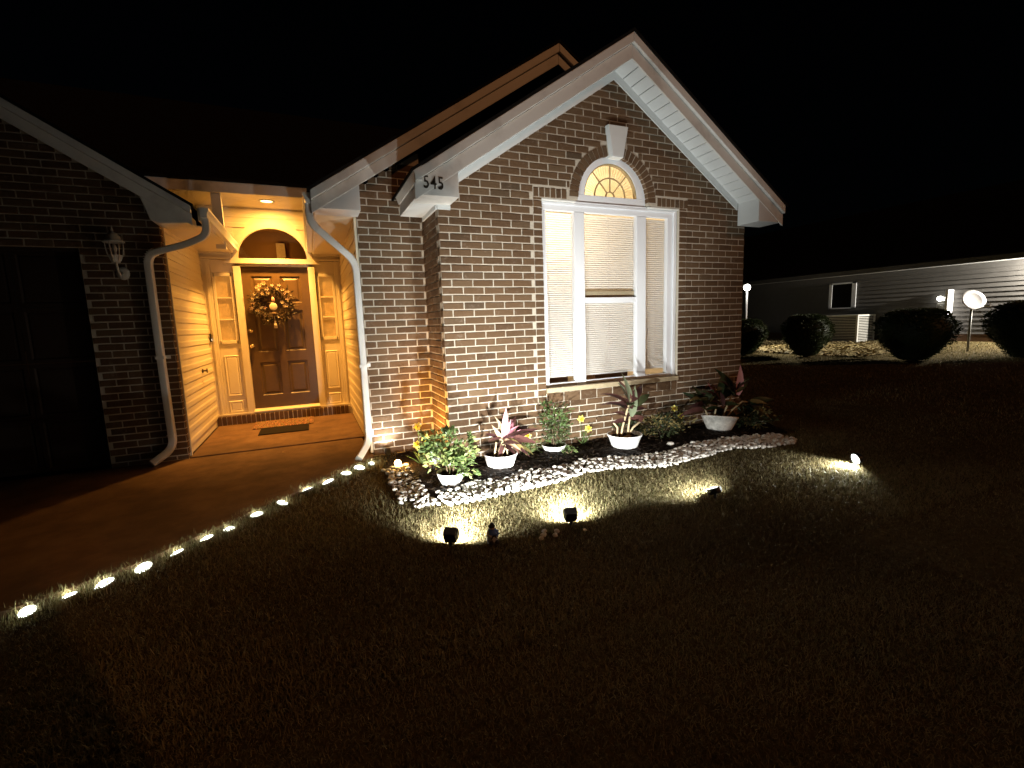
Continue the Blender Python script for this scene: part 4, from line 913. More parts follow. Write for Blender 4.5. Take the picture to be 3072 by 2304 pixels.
# pink cordyline
t = thing('pink_plant', 'plant with upright pink leaves and drooping dark ones in the widest pot', 'plant', (0.425, -0.420, 0.135))
MB().tube([(-0.04, 0, -0.02), (0.01, 0.0, 0.10), (0.06, 0.01, 0.20)], 0.014, 8).build('stem', 'cane', t, True)
MB().tube([(-0.085, -0.03, -0.01), (-0.04, 0.0, 0.16)], 0.012, 8, [0.6, 1.0]).build('stem', 'cane', t, True)
MB().tube([(-0.03, -0.07, -0.01), (0.05, -0.03, 0.10), (0.20, 0.0, 0.115)], 0.010, 8, [0.7, 1.0, 1.0]).build('stem', 'cane', t, True)
pk = [leaf_mesh('leaf', 'leaf_pink', 0.33, 0.075, 0.15, 0.5), leaf_mesh('leaf', 'leaf_pink', 0.27, 0.06, 0.1, 0.5)]
cr = leaf_mesh('leaf', 'leaf_cream', 0.28, 0.06, 0.35, 0.4); bg_ = [leaf_mesh('leaf', 'leaf_burgundy', 0.42, 0.095, 0.5), leaf_mesh('leaf', 'leaf_burgundy', 0.36, 0.085, 0.9)]; ol = leaf_mesh('leaf', 'leaf_olive', 0.34, 0.075, 1.2)
B0 = (0.05, 0.0, 0.16)
for me, az, el, s_ in ((pk[0], 0.6, 1.35, 1.0), (pk[1], 0.0, 1.25, 1.0), (pk[1], -0.4, 0.75, .9), (pk[0], 0.1, 0.55, .8), (cr, 2.7, 1.25, 1.0), (cr, 2.4, 1.0, .8), (bg_[0], 0.5, 0.85, 1.0), (bg_[0], -0.1, 0.30, 1.05), (bg_[0], 0.25, 0.42, 1.0), (bg_[1], -0.45, -0.05, 1.05), (bg_[1], -0.8, -0.1, .9), (ol, -0.9, -0.25, .9), (ol, -0.6, 0.0, 1.0), (bg_[1], 1.2, 0.9, .9), (bg_[1], 2.9, 0.55, .55), (bg_[1], 3.3, 0.15, .45), (cr, 0.35, 0.7, 1.1), (pk[0], 0.75, 0.75, .9), (ol, 0.9, 1.1, 1.0), (bg_[0], -2.2, -0.7, .5), (cr, -1.9, -0.5, .6), (cr, -1.2, -0.2, .9)):
    set_leaf(me, t, (B0[0]+prnd.uniform(-.03, .03), prnd.uniform(-.02, .02), B0[2]+prnd.uniform(-.05, .04)), az, el, prnd.uniform(-.5, .5), s_)
for k in range(10):
    set_leaf(prnd.choice((bg_[0], bg_[1], ol, cr)), t, (B0[0]+prnd.uniform(-.04, .04), prnd.uniform(-.03, .03), B0[2]+prnd.uniform(-.06, .03)), prnd.uniform(-1.4, 1.4), prnd.uniform(-.4, .8), prnd.uniform(-.9, .9), prnd.uniform(.6, 1.0))
# tall cane plant
t = thing('cane_plant', 'tall bare-caned plant with grey-green and dark leaves below the window sill', 'plant', (1.985, -0.470, 0.150))
for pth in ([(-0.06, 0.0, -0.03), (-0.03, 0.0, 0.12), (0.04, 0.01, 0.30), (0.10, 0.01, 0.45)], [(0.05, 0.02, -0.03), (0.07, 0.01, 0.14), (0.075, 0.0, 0.24)], [(0.05, 0.02, -0.02), (0.12, 0.0, 0.10), (0.21, -0.01, 0.16)], [(-0.09, 0.02, -0.02), (-0.08, 0.03, 0.12), (-0.14, 0.03, 0.19)]):
    MB().tube(pth, 0.012, 8).build('cane', 'cane', t, True)
MB().tube([(-0.10, -0.02, 0.0), (0.0, -0.03, 0.012), (0.10, 0.0, 0.0)], 0.012, 8).build('root', 'cane', t, True)
sg = leaf_mesh('leaf', 'leaf_sage', 0.40, 0.105, 0.35, 0.3); bu = leaf_mesh('leaf', 'leaf_burgundy', 0.42, 0.09, 1.0, 0.3); bs = leaf_mesh('leaf', 'leaf_burgundy', 0.30, 0.08, 0.6, 0.3); gr = leaf_mesh('leaf', 'leaf_dark', 0.33, 0.085, 0.5, 0.3)
for me, base, az, el, s_ in ((sg, (0.09, 0, .38), 1.9, 1.38, 1.0), (sg, (0.08, -.02, .24), 0.4, 1.20, 1.0), (sg, (0.10, 0, .40), 2.4, 1.1, .75), (bu, (0.09, 0, .36), 2.95, 0.75, 1.0), (bu, (0.08, 0, .34), 2.75, 0.45, .9), (bs, (0.09, 0, .40), 2.2, 1.2, 1.1), (bs, (0.1, 0, .42), 0.35, 0.55, 1.25), (gr, (0.1, 0, .36), 0.1, 0.35, 1.2), (bs, (0.03, -.01, .24), 3.0, 0.55, .7), (bs, (0.03, 0, .20), 3.3, 0.1, .75), (gr, (0.06, 0, .22), 0.1, 0.25, .8), (bs, (0.07, 0, .22), -0.2, 0.05, .75), (gr, (0.02, 0, .15), 2.6, -0.1, .6), (bs, (0.2, 0, .16), 0.2, 0.4, .5), (sg, (0.1, 0, .30), 1.2, .9, .6)):
    set_leaf(me, t, base, az, el, prnd.uniform(-.6, .6), s_)
for k in range(12):
    set_leaf(prnd.choice((bu, bs, gr, bs)), t, (0.06+prnd.uniform(-.05, .06), prnd.uniform(-.03, .03), prnd.uniform(.18, .42)), prnd.choice((0.2, 2.9, 0.6, 2.5))+prnd.uniform(-.5, .5), prnd.uniform(-.2, 1.1), prnd.uniform(-.8, .8), prnd.uniform(.55, 1.0))
# big plant at the right corner
t = thing('corner_plant', 'big dark leafy plant with one pink leaf in the leaning pot', 'plant', (3.560, -0.400, 0.175))
tips = []
for pth in ([(-0.10, 0, -0.03), (-0.07, 0, 0.12), (-0.02, 0.0, 0.26)], [(0.04, 0, -0.03), (0.12, 0, 0.14), (0.24, 0.0, 0.34)], [(0.06, -.02, -0.03), (0.20, -.02, 0.10), (0.38, -.02, 0.20), (0.5, -.02, .18)], [(-0.14, .02, -.02), (-0.22, .04, .16), (-0.24, .04, .24)]):
    MB().tube(pth, 0.011, 8).build('cane', 'cane', t, True); tips.append(pth[-1])
gm = [leaf_mesh('leaf', 'leaf_dark', 0.36, 0.10, 0.6), leaf_mesh('leaf', 'leaf_burgundy', 0.34, 0.085, 0.8), leaf_mesh('leaf', 'leaf_olive', 0.36, 0.09, 0.9), leaf_mesh('leaf', 'leaf_dark', 0.28, 0.085, 1.1)]
pkb = leaf_mesh('leaf', 'leaf_pink', 0.36, 0.12, 0.1, 0.35)
for i, tp in enumerate(tips):
    for k in range(18):
        az = prnd.uniform(-0.9, 4.0) if i != 2 else prnd.uniform(-1.3, 1.0); el = prnd.uniform(-0.15, 1.35) if i != 2 else prnd.uniform(-0.9, 0.5)
        set_leaf(prnd.choice(gm), t, (tp[0]+prnd.uniform(-.04, .04), tp[1]+prnd.uniform(-.05, .05), tp[2]+prnd.uniform(-.10, .03)), az, el, prnd.uniform(-.8, .8), prnd.uniform(.7, 1.1))
set_leaf(pkb, t, (0.27, -0.04, 0.30), 0.3, 1.35, 0.6, 1.15); set_leaf(pkb, t, (0.0, 0.05, 0.22), 2.0, 1.15, 0.3, .8)
# leafy bushes as one crown each
def bush(name, label, loc, rx, ry, rz, zc, n, lw, ll, mat, mat2=None, seed=1, stems=5):
    t = thing(name, label, 'plant', loc); q = random.Random(seed)
    for k in range(stems):
        a = 2*math.pi*k/stems+q.uniform(-.4, .4); p1 = (rx*0.55*math.cos(a), ry*0.55*math.sin(a), zc+q.uniform(-.2, .5)*rz)
        MB().tube([(0.02*math.cos(a), 0.02*math.sin(a), -0.02), (p1[0]*.4, p1[1]*.4, zc*.5), p1], 0.005, 6).build('stem', 'bark', t, True)
    for mi, (mt_, cnt) in enumerate(((mat, n), (mat2, n//2)) if mat2 else ((mat, n),)):
        mm = MB(); clumps = [(Vector((q.gauss(0, .55), q.gauss(0, .55), q.gauss(0, .5)))) for _ in range(26)]
        for k in range(cnt):
            c = q.choice(clumps); u = Vector((max(-1, min(1, c.x+q.gauss(0, .18))), max(-1, min(1, c.y+q.gauss(0, .18))), max(-1, min(1, c.z+q.gauss(0, .18)))))
            p = Vector((u.x*rx, u.y*ry, zc+u.z*rz)); p.z = max(p.z, 0.01)
            d = Vector((u.x+q.uniform(-.8, .8), u.y+q.uniform(-.8, .8), u.z*.5+q.uniform(-.5, .7))).normalized(); w = d.cross(Vector((q.uniform(-1, 1), q.uniform(-1, 1), q.uniform(-1, 1)))).normalized(); nn = d.cross(w)
            l = ll*q.uniform(.6, 1.2); ww = lw*q.uniform(.7, 1.2)
            mm.add([p, p+d*l*.5+w*ww*.5+nn*ww*.15, p+d*l, p+d*l*.5-w*ww*.5+nn*ww*.15, p+d*l*.5], [(0, 1, 4), (1, 2, 4), (2, 3, 4), (3, 0, 4)])
        mm.build('foliage', mt_, t)
    return t
bush('leafy_plant', 'bushy variegated plant in the ribbed white pot', (-0.195, -0.685, 0.115), 0.21, 0.17, 0.19, 0.21, 700, 0.030, 0.060, 'leaf_green', 'leaf_variegated', 5)
bush('leafy_plant', 'small yellow-green plant in the cream pot by the brick corner', (-0.195, -0.010, 0.125), 0.14, 0.11, 0.10, 0.11, 260, 0.022, 0.042, 'leaf_variegated', None, 6)
bush('leafy_plant', 'airy green plant with a dark top in the shallow pot', (1.195, -0.185, 0.08), 0.17, 0.12, 0.26, 0.24, 380, 0.026, 0.055, 'leaf_green', 'leaf_dark', 8)
bush('leafy_plant', 'low dark green foliage spreading behind the sunken pot', (2.72, -0.25, 0.02), 0.40, 0.17, 0.13, 0.14, 700, 0.025, 0.055, 'leaf_dark', 'leaf_olive', 9)
bush('leafy_plant', 'little fern-like tuft in front of the shallow pot', (1.26, -0.42, 0.02), 0.09, 0.07, 0.05, 0.05, 140, 0.008, 0.04, 'leaf_green', None, 12, 3)
bush('leafy_plant', 'dark drooping foliage at the right end of the flower bed', (4.05, -0.50, 0.02), 0.25, 0.22, 0.12, 0.14, 260, 0.03, 0.09, 'leaf_dark', 'leaf_olive', 14, 4)
bush('leafy_plant', 'grassy weeds at the wall foot beside the wide pot', (0.86, -0.16, 0.02), 0.16, 0.07, 0.06, 0.07, 160, 0.012, 0.05, 'leaf_green', None, 15, 3)
# daffodils
pet = flower_mesh('petals', 'petal_yellow', 0.052, 6, 0.12, 0.62)
trum = MB().lathe([(0.006, 0.0), (0.013, 0.012), (0.017, 0.026), (0.021, 0.030)], n=14).mesh('trumpet', 'petal_deep', True)
blade = leaf_mesh('leaf', 'leaf_green', 0.26, 0.016, 0.7, 0.3)
def daffodil(label, heads, base, seed):
    q = random.Random(seed); t = thing('daffodil', label, 'flower', base, 'daffodils along the brick wall')
    for (x, y, z) in heads:
        p = Vector((x, y, z))-Vector(base); MB().tube([(p.x*.3, p.y*.3, 0), (p.x*.8, p.y*.8+.01, p.z*.7), (p.x, p.y+.012, p.z)], 0.004, 6).build('stem', 'leaf_green', t, True)
        fl = bpy.data.objects.new('flower_head', None); col.objects.link(fl); fl.parent = t; fl.location = p; d = (CAM-Vector((x, y, z))).normalized()+Vector((q.uniform(-.4, .4), q.uniform(-.2, .2), q.uniform(-.3, .3)))
        fl.rotation_euler = d.to_track_quat('Z', 'Y').to_euler(); place('petals', pet, fl, rot=(0, 0, q.uniform(0, 1))); place('trumpet', trum, fl)
    for k in range(6): set_leaf(blade, t, (q.uniform(-.03, .03), q.uniform(-.03, .03), 0), q.uniform(0, 6.28), q.uniform(.7, 1.3), 0, q.uniform(.7, 1.1))
daffodil('pair of daffodils in the brick corner left of the small cream pot', [(-0.335, 0.05, 0.455), (-0.275, 0.0, 0.345), (-0.355, 0.04, 0.26)], (-0.30, 0.06, 0.02), 1)
daffodil('pair of daffodils between the shallow pot and the deep pot', [(1.607, -0.12, 0.35), (1.688, -0.15, 0.225)], (1.64, -0.10, 0.02), 2)
daffodil('pair of daffodils left of the leaning pot', [(3.054, -0.12, 0.325), (3.163, -0.12, 0.215)], (3.12, -0.10, 0.02), 3)
daffodil('single daffodil half hidden behind the pink-leaved plant', [(0.885, -0.13, 0.235)], (0.90, -0.10, 0.02), 4)

# ------------------------------------------------------------------ white border stones
srnd = random.Random(21)
stone_v = []
for k in range(6):
    bm = bmesh.new(); bmesh.ops.create_icosphere(bm, subdivisions=2, radius=0.5)
    for v_ in bm.verts:
        n_ = v_.co.normalized(); v_.co = Vector((v_.co.x*(1+.18*math.sin(3*n_.y+k)), v_.co.y*(1+.15*math.sin(4*n_.x+2*k)), v_.co.z*(1+.12*math.sin(3*n_.x+k))))*(1+srnd.uniform(-.05, .05))
    me = bpy.data.meshes.new('white_stone'); bm.to_mesh(me); bm.free(); me.polygons.foreach_set('use_smooth', [True]*len(me.polygons)); me.materials.append(MT['white_stone']); stone_v.append(me)
pts = []
def stone_ok(x, y):
    if x < -0.42:
        if -0.72 < x and -0.95 < y < 0.10: return -0.46 > x
        return -1.12 < y <= -0.86 and x > -0.62
    b_, a = lerp_poly(BED_FRONT[2:], x), lerp_poly(STONE_OUT[4:], x)
    return a is not None and b_ is not None and a < y < b_+0.02
tries = 0
while len(pts) < 1000 and tries < 60000:
    tries += 1; x = srnd.uniform(-0.74, 3.98); y = srnd.uniform(-1.32, 0.12)
    if not stone_ok(x, y): continue
    if x < -0.42 and srnd.random() < 0.35: continue
    s_ = srnd.uniform(0.034, 0.066)
    if any((x-p[0])**2+(y-p[1])**2 < (0.39*(s_+p[2]))**2 for p in pts): continue
    pts.append((x, y, s_))
pts.append((4.02, -0.55, 0.055)); pts.append((0.10, -0.62, 0.05)); pts.append((2.50, -0.66, 0.10)); pts.append((1.28, -0.52, 0.05))
pts.sort(key=lambda p: -p[2]/(Vector((p[0], p[1], 0))-CAM).length)
sj = MB()
for k, (x, y, s_) in enumerate(pts):
    me = srnd.choice(stone_v); sc3 = (s_*srnd.uniform(.85, 1.25), s_*srnd.uniform(.75, 1.0), s_*srnd.uniform(.5, .75)); rz = srnd.uniform(0, 6.28); zz = 0.012+sc3[2]*0.36+srnd.uniform(0, .012)
    if k < 300:
        o = place('white_stone', me, None, (x, y, zz), (srnd.uniform(-.3, .3), srnd.uniform(-.3, .3), rz), sc3); tag(o, 'white stone in the pebble border along the flower bed', 'stone', 'white stones edging the flower bed')
    else:
        mt_ = Matrix.Translation((x, y, zz)) @ Euler((srnd.uniform(-.3, .3), srnd.uniform(-.3, .3), rz)).to_matrix().to_4x4() @ Matrix.Diagonal((*sc3, 1))
        sj.add([mt_ @ v_.co for v_ in me.vertices], [tuple(p.vertices) for p in me.polygons])
tag(sj.build('white_pebbles', 'white_stone', None, True), 'smaller white pebbles filling the border', 'pebbles', kind='stuff')
# chips of mulch
ch = MB()
for k in range(2600):
    x, y = srnd.uniform(-0.66, 4.35), srnd.uniform(-0.95, 0.0)
    if x < 0 and srnd.random() < .5: y = srnd.uniform(-.9, .7)
    if not in_bed(x, y): continue
    a = srnd.uniform(0, 6.28); l, w = srnd.uniform(.012, .04), srnd.uniform(.004, .010); c = Vector((x, y, 0.03+0.02*srnd.random())); d = Vector((math.cos(a), math.sin(a), srnd.uniform(-.4, .4)))*l; e = Vector((-math.sin(a), math.cos(a), srnd.uniform(-.5, .5)))*w
    ch.add([c-d-e, c+d-e, c+d+e, c-d+e], [(0, 1, 2, 3)], srnd.random())
tag(ch.build('mulch_chips', 'mulch_chip', None, tint=True), 'dark bark chips covering the flower bed', 'mulch', kind='stuff')

# ------------------------------------------------------------------ small things on the lawn
t = thing('garden_figurine', 'little blue and grey seated figurine between two spotlights on the lawn', 'figurine', (-0.255, -1.945, 0.0))
MB().lathe([(0.0, 0.0), (0.034, 0.0), (0.040, 0.02), (0.038, 0.05), (0.030, 0.072), (0.0, 0.075)], n=18).build('body', 'fig_grey', t, True)
MB().lathe([(0.0, 0.060), (0.033, 0.060), (0.034, 0.080), (0.026, 0.102), (0.0, 0.104)], n=18).build('shirt', 'fig_blue', t, True)
MB().ball((0, -0.002, 0.112), 0.021, 14, 10).build('head', 'fig_skin', t, True)
MB().lathe([(0.0, 0.146), (0.010, 0.142), (0.024, 0.122), (0.028, 0.116), (0.0, 0.118)], n=16).build('hat', 'fig_dark', t, True)
for s_ in (-1, 1):
    MB().ball((s_*0.020, -0.036, 0.014), 0.016, 12, 8, (1, 1.1, 0.9)).build('foot', 'fig_dark', t, True)
    MB().tube([(s_*0.030, -0.002, 0.088), (s_*0.040, -0.022, 0.066), (s_*0.016, -0.036, 0.058)], 0.009, 8).build('arm', 'fig_blue' if s_ > 0 else 'fig_grey', t, True)
mm = MB(); mm.lathe([(0.010, 0.0), (0.018, 0.003), (0.022, 0.0), (0.018, -0.003)], n=16); mm.v = [(x, -0.037+z, 0.045+y) for x, y, z in mm.v]; mm.build('wheel_emblem', 'fig_dark', t, True)
dl = leaf_mesh('fallen_leaf', 'dry_leaf', 0.10, 0.032, 0.8, 0.5)
for k, (x, y, rz, s_, lb) in enumerate(((0.37, -2.15, 0.5, 1.1, 'dry curled leaf on the lawn in front of the right box spotlight'), (-1.75, 1.35, 0.6, .5, 'dry leaf on the walk just outside the porch'), (-1.35, 2.35, 1.2, .55, 'dry leaf on the porch slab near the black mat'))):
    o = place('fallen_leaf', dl, None, (x, y, 0.035 if y < 0 else (0.052 if y < 1.6 else 0.062)), (0.2, 0.2, rz), (s_,)*3); tag(o, lb, 'leaf', 'fallen leaves')
for k, (x, y) in enumerate(((0.10, -2.05), (0.17, -2.09), (0.21, -2.04), (0.13, -2.00), (0.06, -2.09))):
    o = place('pebble', stone_v[k], None, (x, y, 0.022), (0.2, 0.1, k), (0.05-0.004*k, 0.035, 0.03)); tag(o, 'small pale pebble lying in the grass behind the figurine', 'pebble', 'pebbles in the grass')

# ------------------------------------------------------------------ grass
g = np.random.default_rng(5)
def blades(n, x0, x1, y0, y1, lmin, lmax, w, lean):
    X = g.uniform(x0, x1, n); Y = g.uniform(y0, y1, n)
    keep = np.ones(n, bool)
    ex = np.array([q[0] for q in EDGE]); ey = np.array([q[1] for q in EDGE]); py = np.interp(X, ex, ey)
    keep &= ~((X < -0.72) & (Y > py+0.012)); keep &= ~((X >= -0.745) & (X < 0.0) & (Y > 0.74)); keep &= ~((X >= 0) & (X < W+0.02) & (Y > -0.03))
    sx = np.array([q[0] for q in STONE_OUT[4:]]); sy = np.array([q[1] for q in STONE_OUT[4:]]); so_ = np.interp(X, sx, sy)
    keep &= ~((X > -0.45) & (X < 3.97) & (Y > so_+0.015)); keep &= ~((X >= 3.97) & (X < 4.40) & (Y > -0.95)); keep &= ~((X > -0.66) & (X <= -0.45) & (Y > -1.08) & (Y < 0.25)); keep &= ~((X > -0.5) & (X < 0.02) & (Y > -0.9))
    X, Y = X[keep], Y[keep]; n = len(X)
    # patchy length and tone
    tone = 0.5+0.25*np.sin(X*2.1+1.3*np.sin(Y*1.7))+0.25*np.sin(Y*3.3+X*1.1)
    L = g.uniform(lmin, lmax, n)*(0.75+0.4*tone); A = g.uniform(0, 2*np.pi, n); B = A+g.normal(0, 0.6, n); ln = g.uniform(0.25, lean, n)
    Z = 0.055*np.clip(X-5.0, 0, 13)-0.004
    dx, dy = np.cos(A), np.sin(A); wx, wy = -np.sin(A)*w/2, np.cos(A)*w/2
    h1, h2 = L*0.5*np.cos(ln*0.6), L*np.cos(ln); r1, r2 = L*0.5*np.sin(ln*0.6), L*np.sin(ln)
    P = np.empty((n, 5, 3)); P[:, 0] = np.stack([X-wx, Y-wy, Z], 1); P[:, 1] = np.stack([X+wx, Y+wy, Z], 1)
    mx_, my_ = X+dx*r1, Y+dy*r1; P[:, 2] = np.stack([mx_+wx*.8, my_+wy*.8, Z+h1], 1); P[:, 3] = np.stack([mx_-wx*.8, my_-wy*.8, Z+h1], 1)
    P[:, 4] = np.stack([X+np.cos(B)*r2, Y+np.sin(B)*r2, Z+h2], 1)
    sd = np.where(Y < -2.3, 0.09, 0.22); T = np.clip(0.42*tone+g.normal(0.0, 1.0, n)*sd+0.18, 0, 1); return P, T
sets = [blades(125000, -2.4, 4.6, -3.0, 0.75, 0.022, 0.055, 0.0052, 1.45), blades(170000, -3.6, 2.0, -4.3, -1.2, 0.014, 0.034, 0.0034, 1.5), blades(90000, 1.2, 6.5, -4.6, 1.5, 0.016, 0.040, 0.0045, 1.5), blades(26000, 4.0, 9.0, -3.0, 5.0, 0.03, 0.05, 0.008, 1.4), blades(26000, 7.0, 15.3, -3.0, 8.0, 0.03, 0.07, 0.012, 1.3)]
# taller uncut tufts along the slab edge around the disc lights
ts = []
for (x, y) in PL:
    nb = 300; a = g.uniform(0, 2*np.pi, nb); r_ = g.uniform(0.02, 0.15, nb); P, T = blades(1, -9, -8.9, -9, -8.9, .03, .05, .005, 1)
    X = x+0.045+r_*np.cos(a)*1.2; Y = y-0.045+r_*np.sin(a); L = g.uniform(.03, .095, nb); A = g.uniform(0, 2*np.pi, nb); ln = g.uniform(.1, .8, nb); w = 0.005
    P = np.empty((nb, 5, 3)); wx, wy = -np.sin(A)*w/2, np.cos(A)*w/2; Z = np.zeros(nb)
    P[:, 0] = np.stack([X-wx, Y-wy, Z], 1); P[:, 1] = np.stack([X+wx, Y+wy, Z], 1); mx_, my_ = X+np.cos(A)*L*.5*np.sin(ln*.6), Y+np.sin(A)*L*.5*np.sin(ln*.6)
    P[:, 2] = np.stack([mx_+wx*.8, my_+wy*.8, L*.5*np.cos(ln*.6)], 1); P[:, 3] = np.stack([mx_-wx*.8, my_-wy*.8, L*.5*np.cos(ln*.6)], 1); P[:, 4] = np.stack([X+np.cos(A)*L*np.sin(ln), Y+np.sin(A)*L*np.sin(ln), L*np.cos(ln)], 1)
    sets.append((P, np.clip(g.normal(.6, .2, nb), 0, 1)))
P = np.concatenate([s_[0] for s_ in sets]); T = np.concatenate([s_[1] for s_ in sets]); n = len(P)
me = bpy.data.meshes.new('grass'); me.vertices.add(n*5); me.vertices.foreach_set('co', P.reshape(-1).astype(np.float32))
base = (np.arange(n)*5)[:, None]; loops = np.concatenate([base+np.array([[0, 1, 2, 3]]), base+np.array([[3, 2, 4]])], 1).reshape(-1)
me.loops.add(n*7); me.loops.foreach_set('vertex_index', loops.astype(np.int32)); me.polygons.add(n*2)
ls = np.stack([np.arange(n)*7, np.arange(n)*7+4], 1).reshape(-1); me.polygons.foreach_set('loop_start', ls.astype(np.int32)); me.update(calc_edges=True)
at = me.attributes.new('tint', 'FLOAT', 'FACE'); at.data.foreach_set('value', np.repeat(T, 2).astype(np.float32)); me.materials.append(MT['grass_blade'])
go = bpy.data.objects.new('grass', me); col.objects.link(go); tag(go, 'short patchy lawn grass, straw and green', 'grass', kind='stuff')

# ------------------------------------------------------------------ next door
NX = 15.5
def nb(y, z): return (-4.8858+(y+4.8858)*1.0769, 1.5398+(z-1.5398)*1.0769)
nh = thing('neighbor_house', 'neighbouring house with grey lapped siding behind the round bushes', 'house')
nw = MB().box(NX, NX+0.15, -9.0, 13.5, 0.3, 2.72).build('side_wall', 'neighbor_siding', nh)
for k in range(16):
    za = 0.78+0.126*k
    if za > 2.66: break
    mm = MB(); mm.prism([(NX-0.020, za), (NX-0.004, min(za+0.126, 2.70)), (NX, min(za+0.126, 2.70)), (NX, za)], -9.0, 13.4, 'y') if False else mm.add([(NX-0.022, -9, za), (NX-0.022, 13.4, za), (NX-0.004, 13.4, za+0.124), (NX-0.004, -9, za+0.124), (NX, -9, za), (NX, 13.4, za)], [(0, 1, 2, 3), (0, 4, 5, 1)])
    mm.build('siding_board', 'neighbor_siding', nw)
MB().box(NX-0.012, NX, -9.0, 13.4, 0.45, 0.775).build('foundation', 'furniture', nh)
MB().box(NX-0.42, NX, -9.2, 13.7, 2.70, 2.72).build('eave_soffit', 'soffit_white', nh); MB().box(NX-0.45, NX-0.421, -9.2, 13.7, 2.69, 2.83).build('fascia', 'neighbor_siding', nh)
mm = MB(); mm.prism([(NX-0.47, 2.83), (NX-0.47, 2.86), (NX+5, 5.6), (NX+5, 5.55)], -9.3, 13.8, 'y'); mm.build('roof', 'shingle', nh)
wy0, wz1 = nb(5.149, 2.418); wy1, wz0 = nb(4.33, 1.60)
wno = MB().box(NX-0.025, NX-0.006, wy1, wy0, wz0, wz1).build('window', 'dark_gap', nh)
for a, b_, c, d in ((wy1, wy1+0.13, wz0, wz1), (wy0-0.10, wy0, wz0, wz1), (wy1, wy0, wz1-0.05, wz1), (wy1, wy0, wz0, wz0+0.04)): MB().box(NX-0.05, NX-0.026, a, b_, c, d).build('window_frame', 'frame_white', wno)
py_, pz_ = nb(1.93, 1.989); MB().box(NX-0.30, NX-0.023, py_, py_+0.06, 0.52, pz_).build('wing_wall', 'frame_white', nh)
fl = thing('security_light', 'round white security light beside the white wing wall next door', 'light', (NX-0.10, nb(2.10, 1.77)[0], nb(2.1, 1.77)[1]))
MB().ball((-0.06, 0.06, 0.0), 0.07, 16, 10).build('lamp_head', 'lamp_globe', fl, True); MB().box(0.0, 0.09, -0.05, 0.06, -0.07, 0.05).build('mount', 'white_trim', fl, bevel=0.01)
mtb = thing('electric_meter', 'dark meter box on the wall below the security light', 'meter', (NX-0.022, nb(2.12, 1.5)[0], nb(2.12, 1.5)[1]))
MB().box(-0.12, 0.0, -0.12, 0.12, -0.22, 0.16).build('box', 'galvanized', mtb, bevel=0.01)
mm = MB(); mm.lathe([(0.0, 0.07), (0.06, 0.06), (0.075, 0.0)], n=18); mm.v = [(-0.12-z, x, y+0.03) for x, y, z in mm.v]; mm.build('meter_dial', 'glass', mtb, True)
ac = thing('air_conditioner', 'boxy air conditioner with a bright louvred side by the neighbouring wall', 'air conditioner', (14.55, 4.40, 0.50))
MB().box(0.02, 0.86, 0.02, 0.96, 0.03, 0.84).build('core', 'dark_gap', ac); MB().box(-0.02, 0.90, -0.02, 1.0, 0.84, 0.90).build('top', 'ac_paint', ac, bevel=0.01); MB().box(-0.02, 0.90, -0.02, 1.0, 0.0, 0.05).build('base', 'ac_paint', ac)
for x, y in ((-0.01, -0.01), (0.83, -0.01), (-0.01, 0.93), (0.83, 0.93)): MB().box(x, x+0.06, y, y+0.06, 0.05, 0.84).build('corner_post', 'ac_paint', ac)
for k in range(15):
    z = 0.075+0.051*k; MB().box(0.055, 0.825, 0.0, 0.012, z, z+0.022).build('louvre', 'ac_paint', ac); MB().box(0.0, 0.012, 0.055, 0.925, z, z+0.022).build('louvre', 'ac_paint', ac)
MB().box(14.3, 15.3, 3.2, 5.8, 0.42, 0.52).build('equipment_pad', 'concrete')['kind'] = 'structure'
# pale mulch strip in front of it
mm = MB(); V = []; F = []
for i in range(13):
    for j in range(21):
        x = 11.4+2.85*i/12; y = 2.4+7.0*j/20; V.append((x, y, gz(x)+0.010+rnd.uniform(0, .02)))
for i in range(12):
    for j in range(20): F.append((i*21+j, (i+1)*21+j, (i+1)*21+j+1, i*21+j+1))
mm.add(V, F); tag(mm.build('mulch_strip', 'dry_leaf', smooth=True), kind='structure')
mm = MB()
for k in range(9000):
    x, y = srnd.uniform(11.35, 14.3), srnd.uniform(2.4, 9.4); a = srnd.uniform(0, 6.28); l, w = srnd.uniform(.03, .08), srnd.uniform(.012, .03); c = Vector((x, y, gz(x)+.03+.02*srnd.random())); d = Vector((math.cos(a), math.sin(a), srnd.uniform(-.5, .5)))*l; e = Vector((-math.sin(a), math.cos(a), srnd.uniform(-.6, .6)))*w
    mm.add([c-d-e, c+d-e, c+d+e, c-d+e], [(0, 1, 2, 3)], srnd.random())
tag(mm.build('leaf_litter', 'pale_mulch', None, tint=True), 'pale leaf litter below the neighbouring wall', 'leaf litter', kind='stuff')
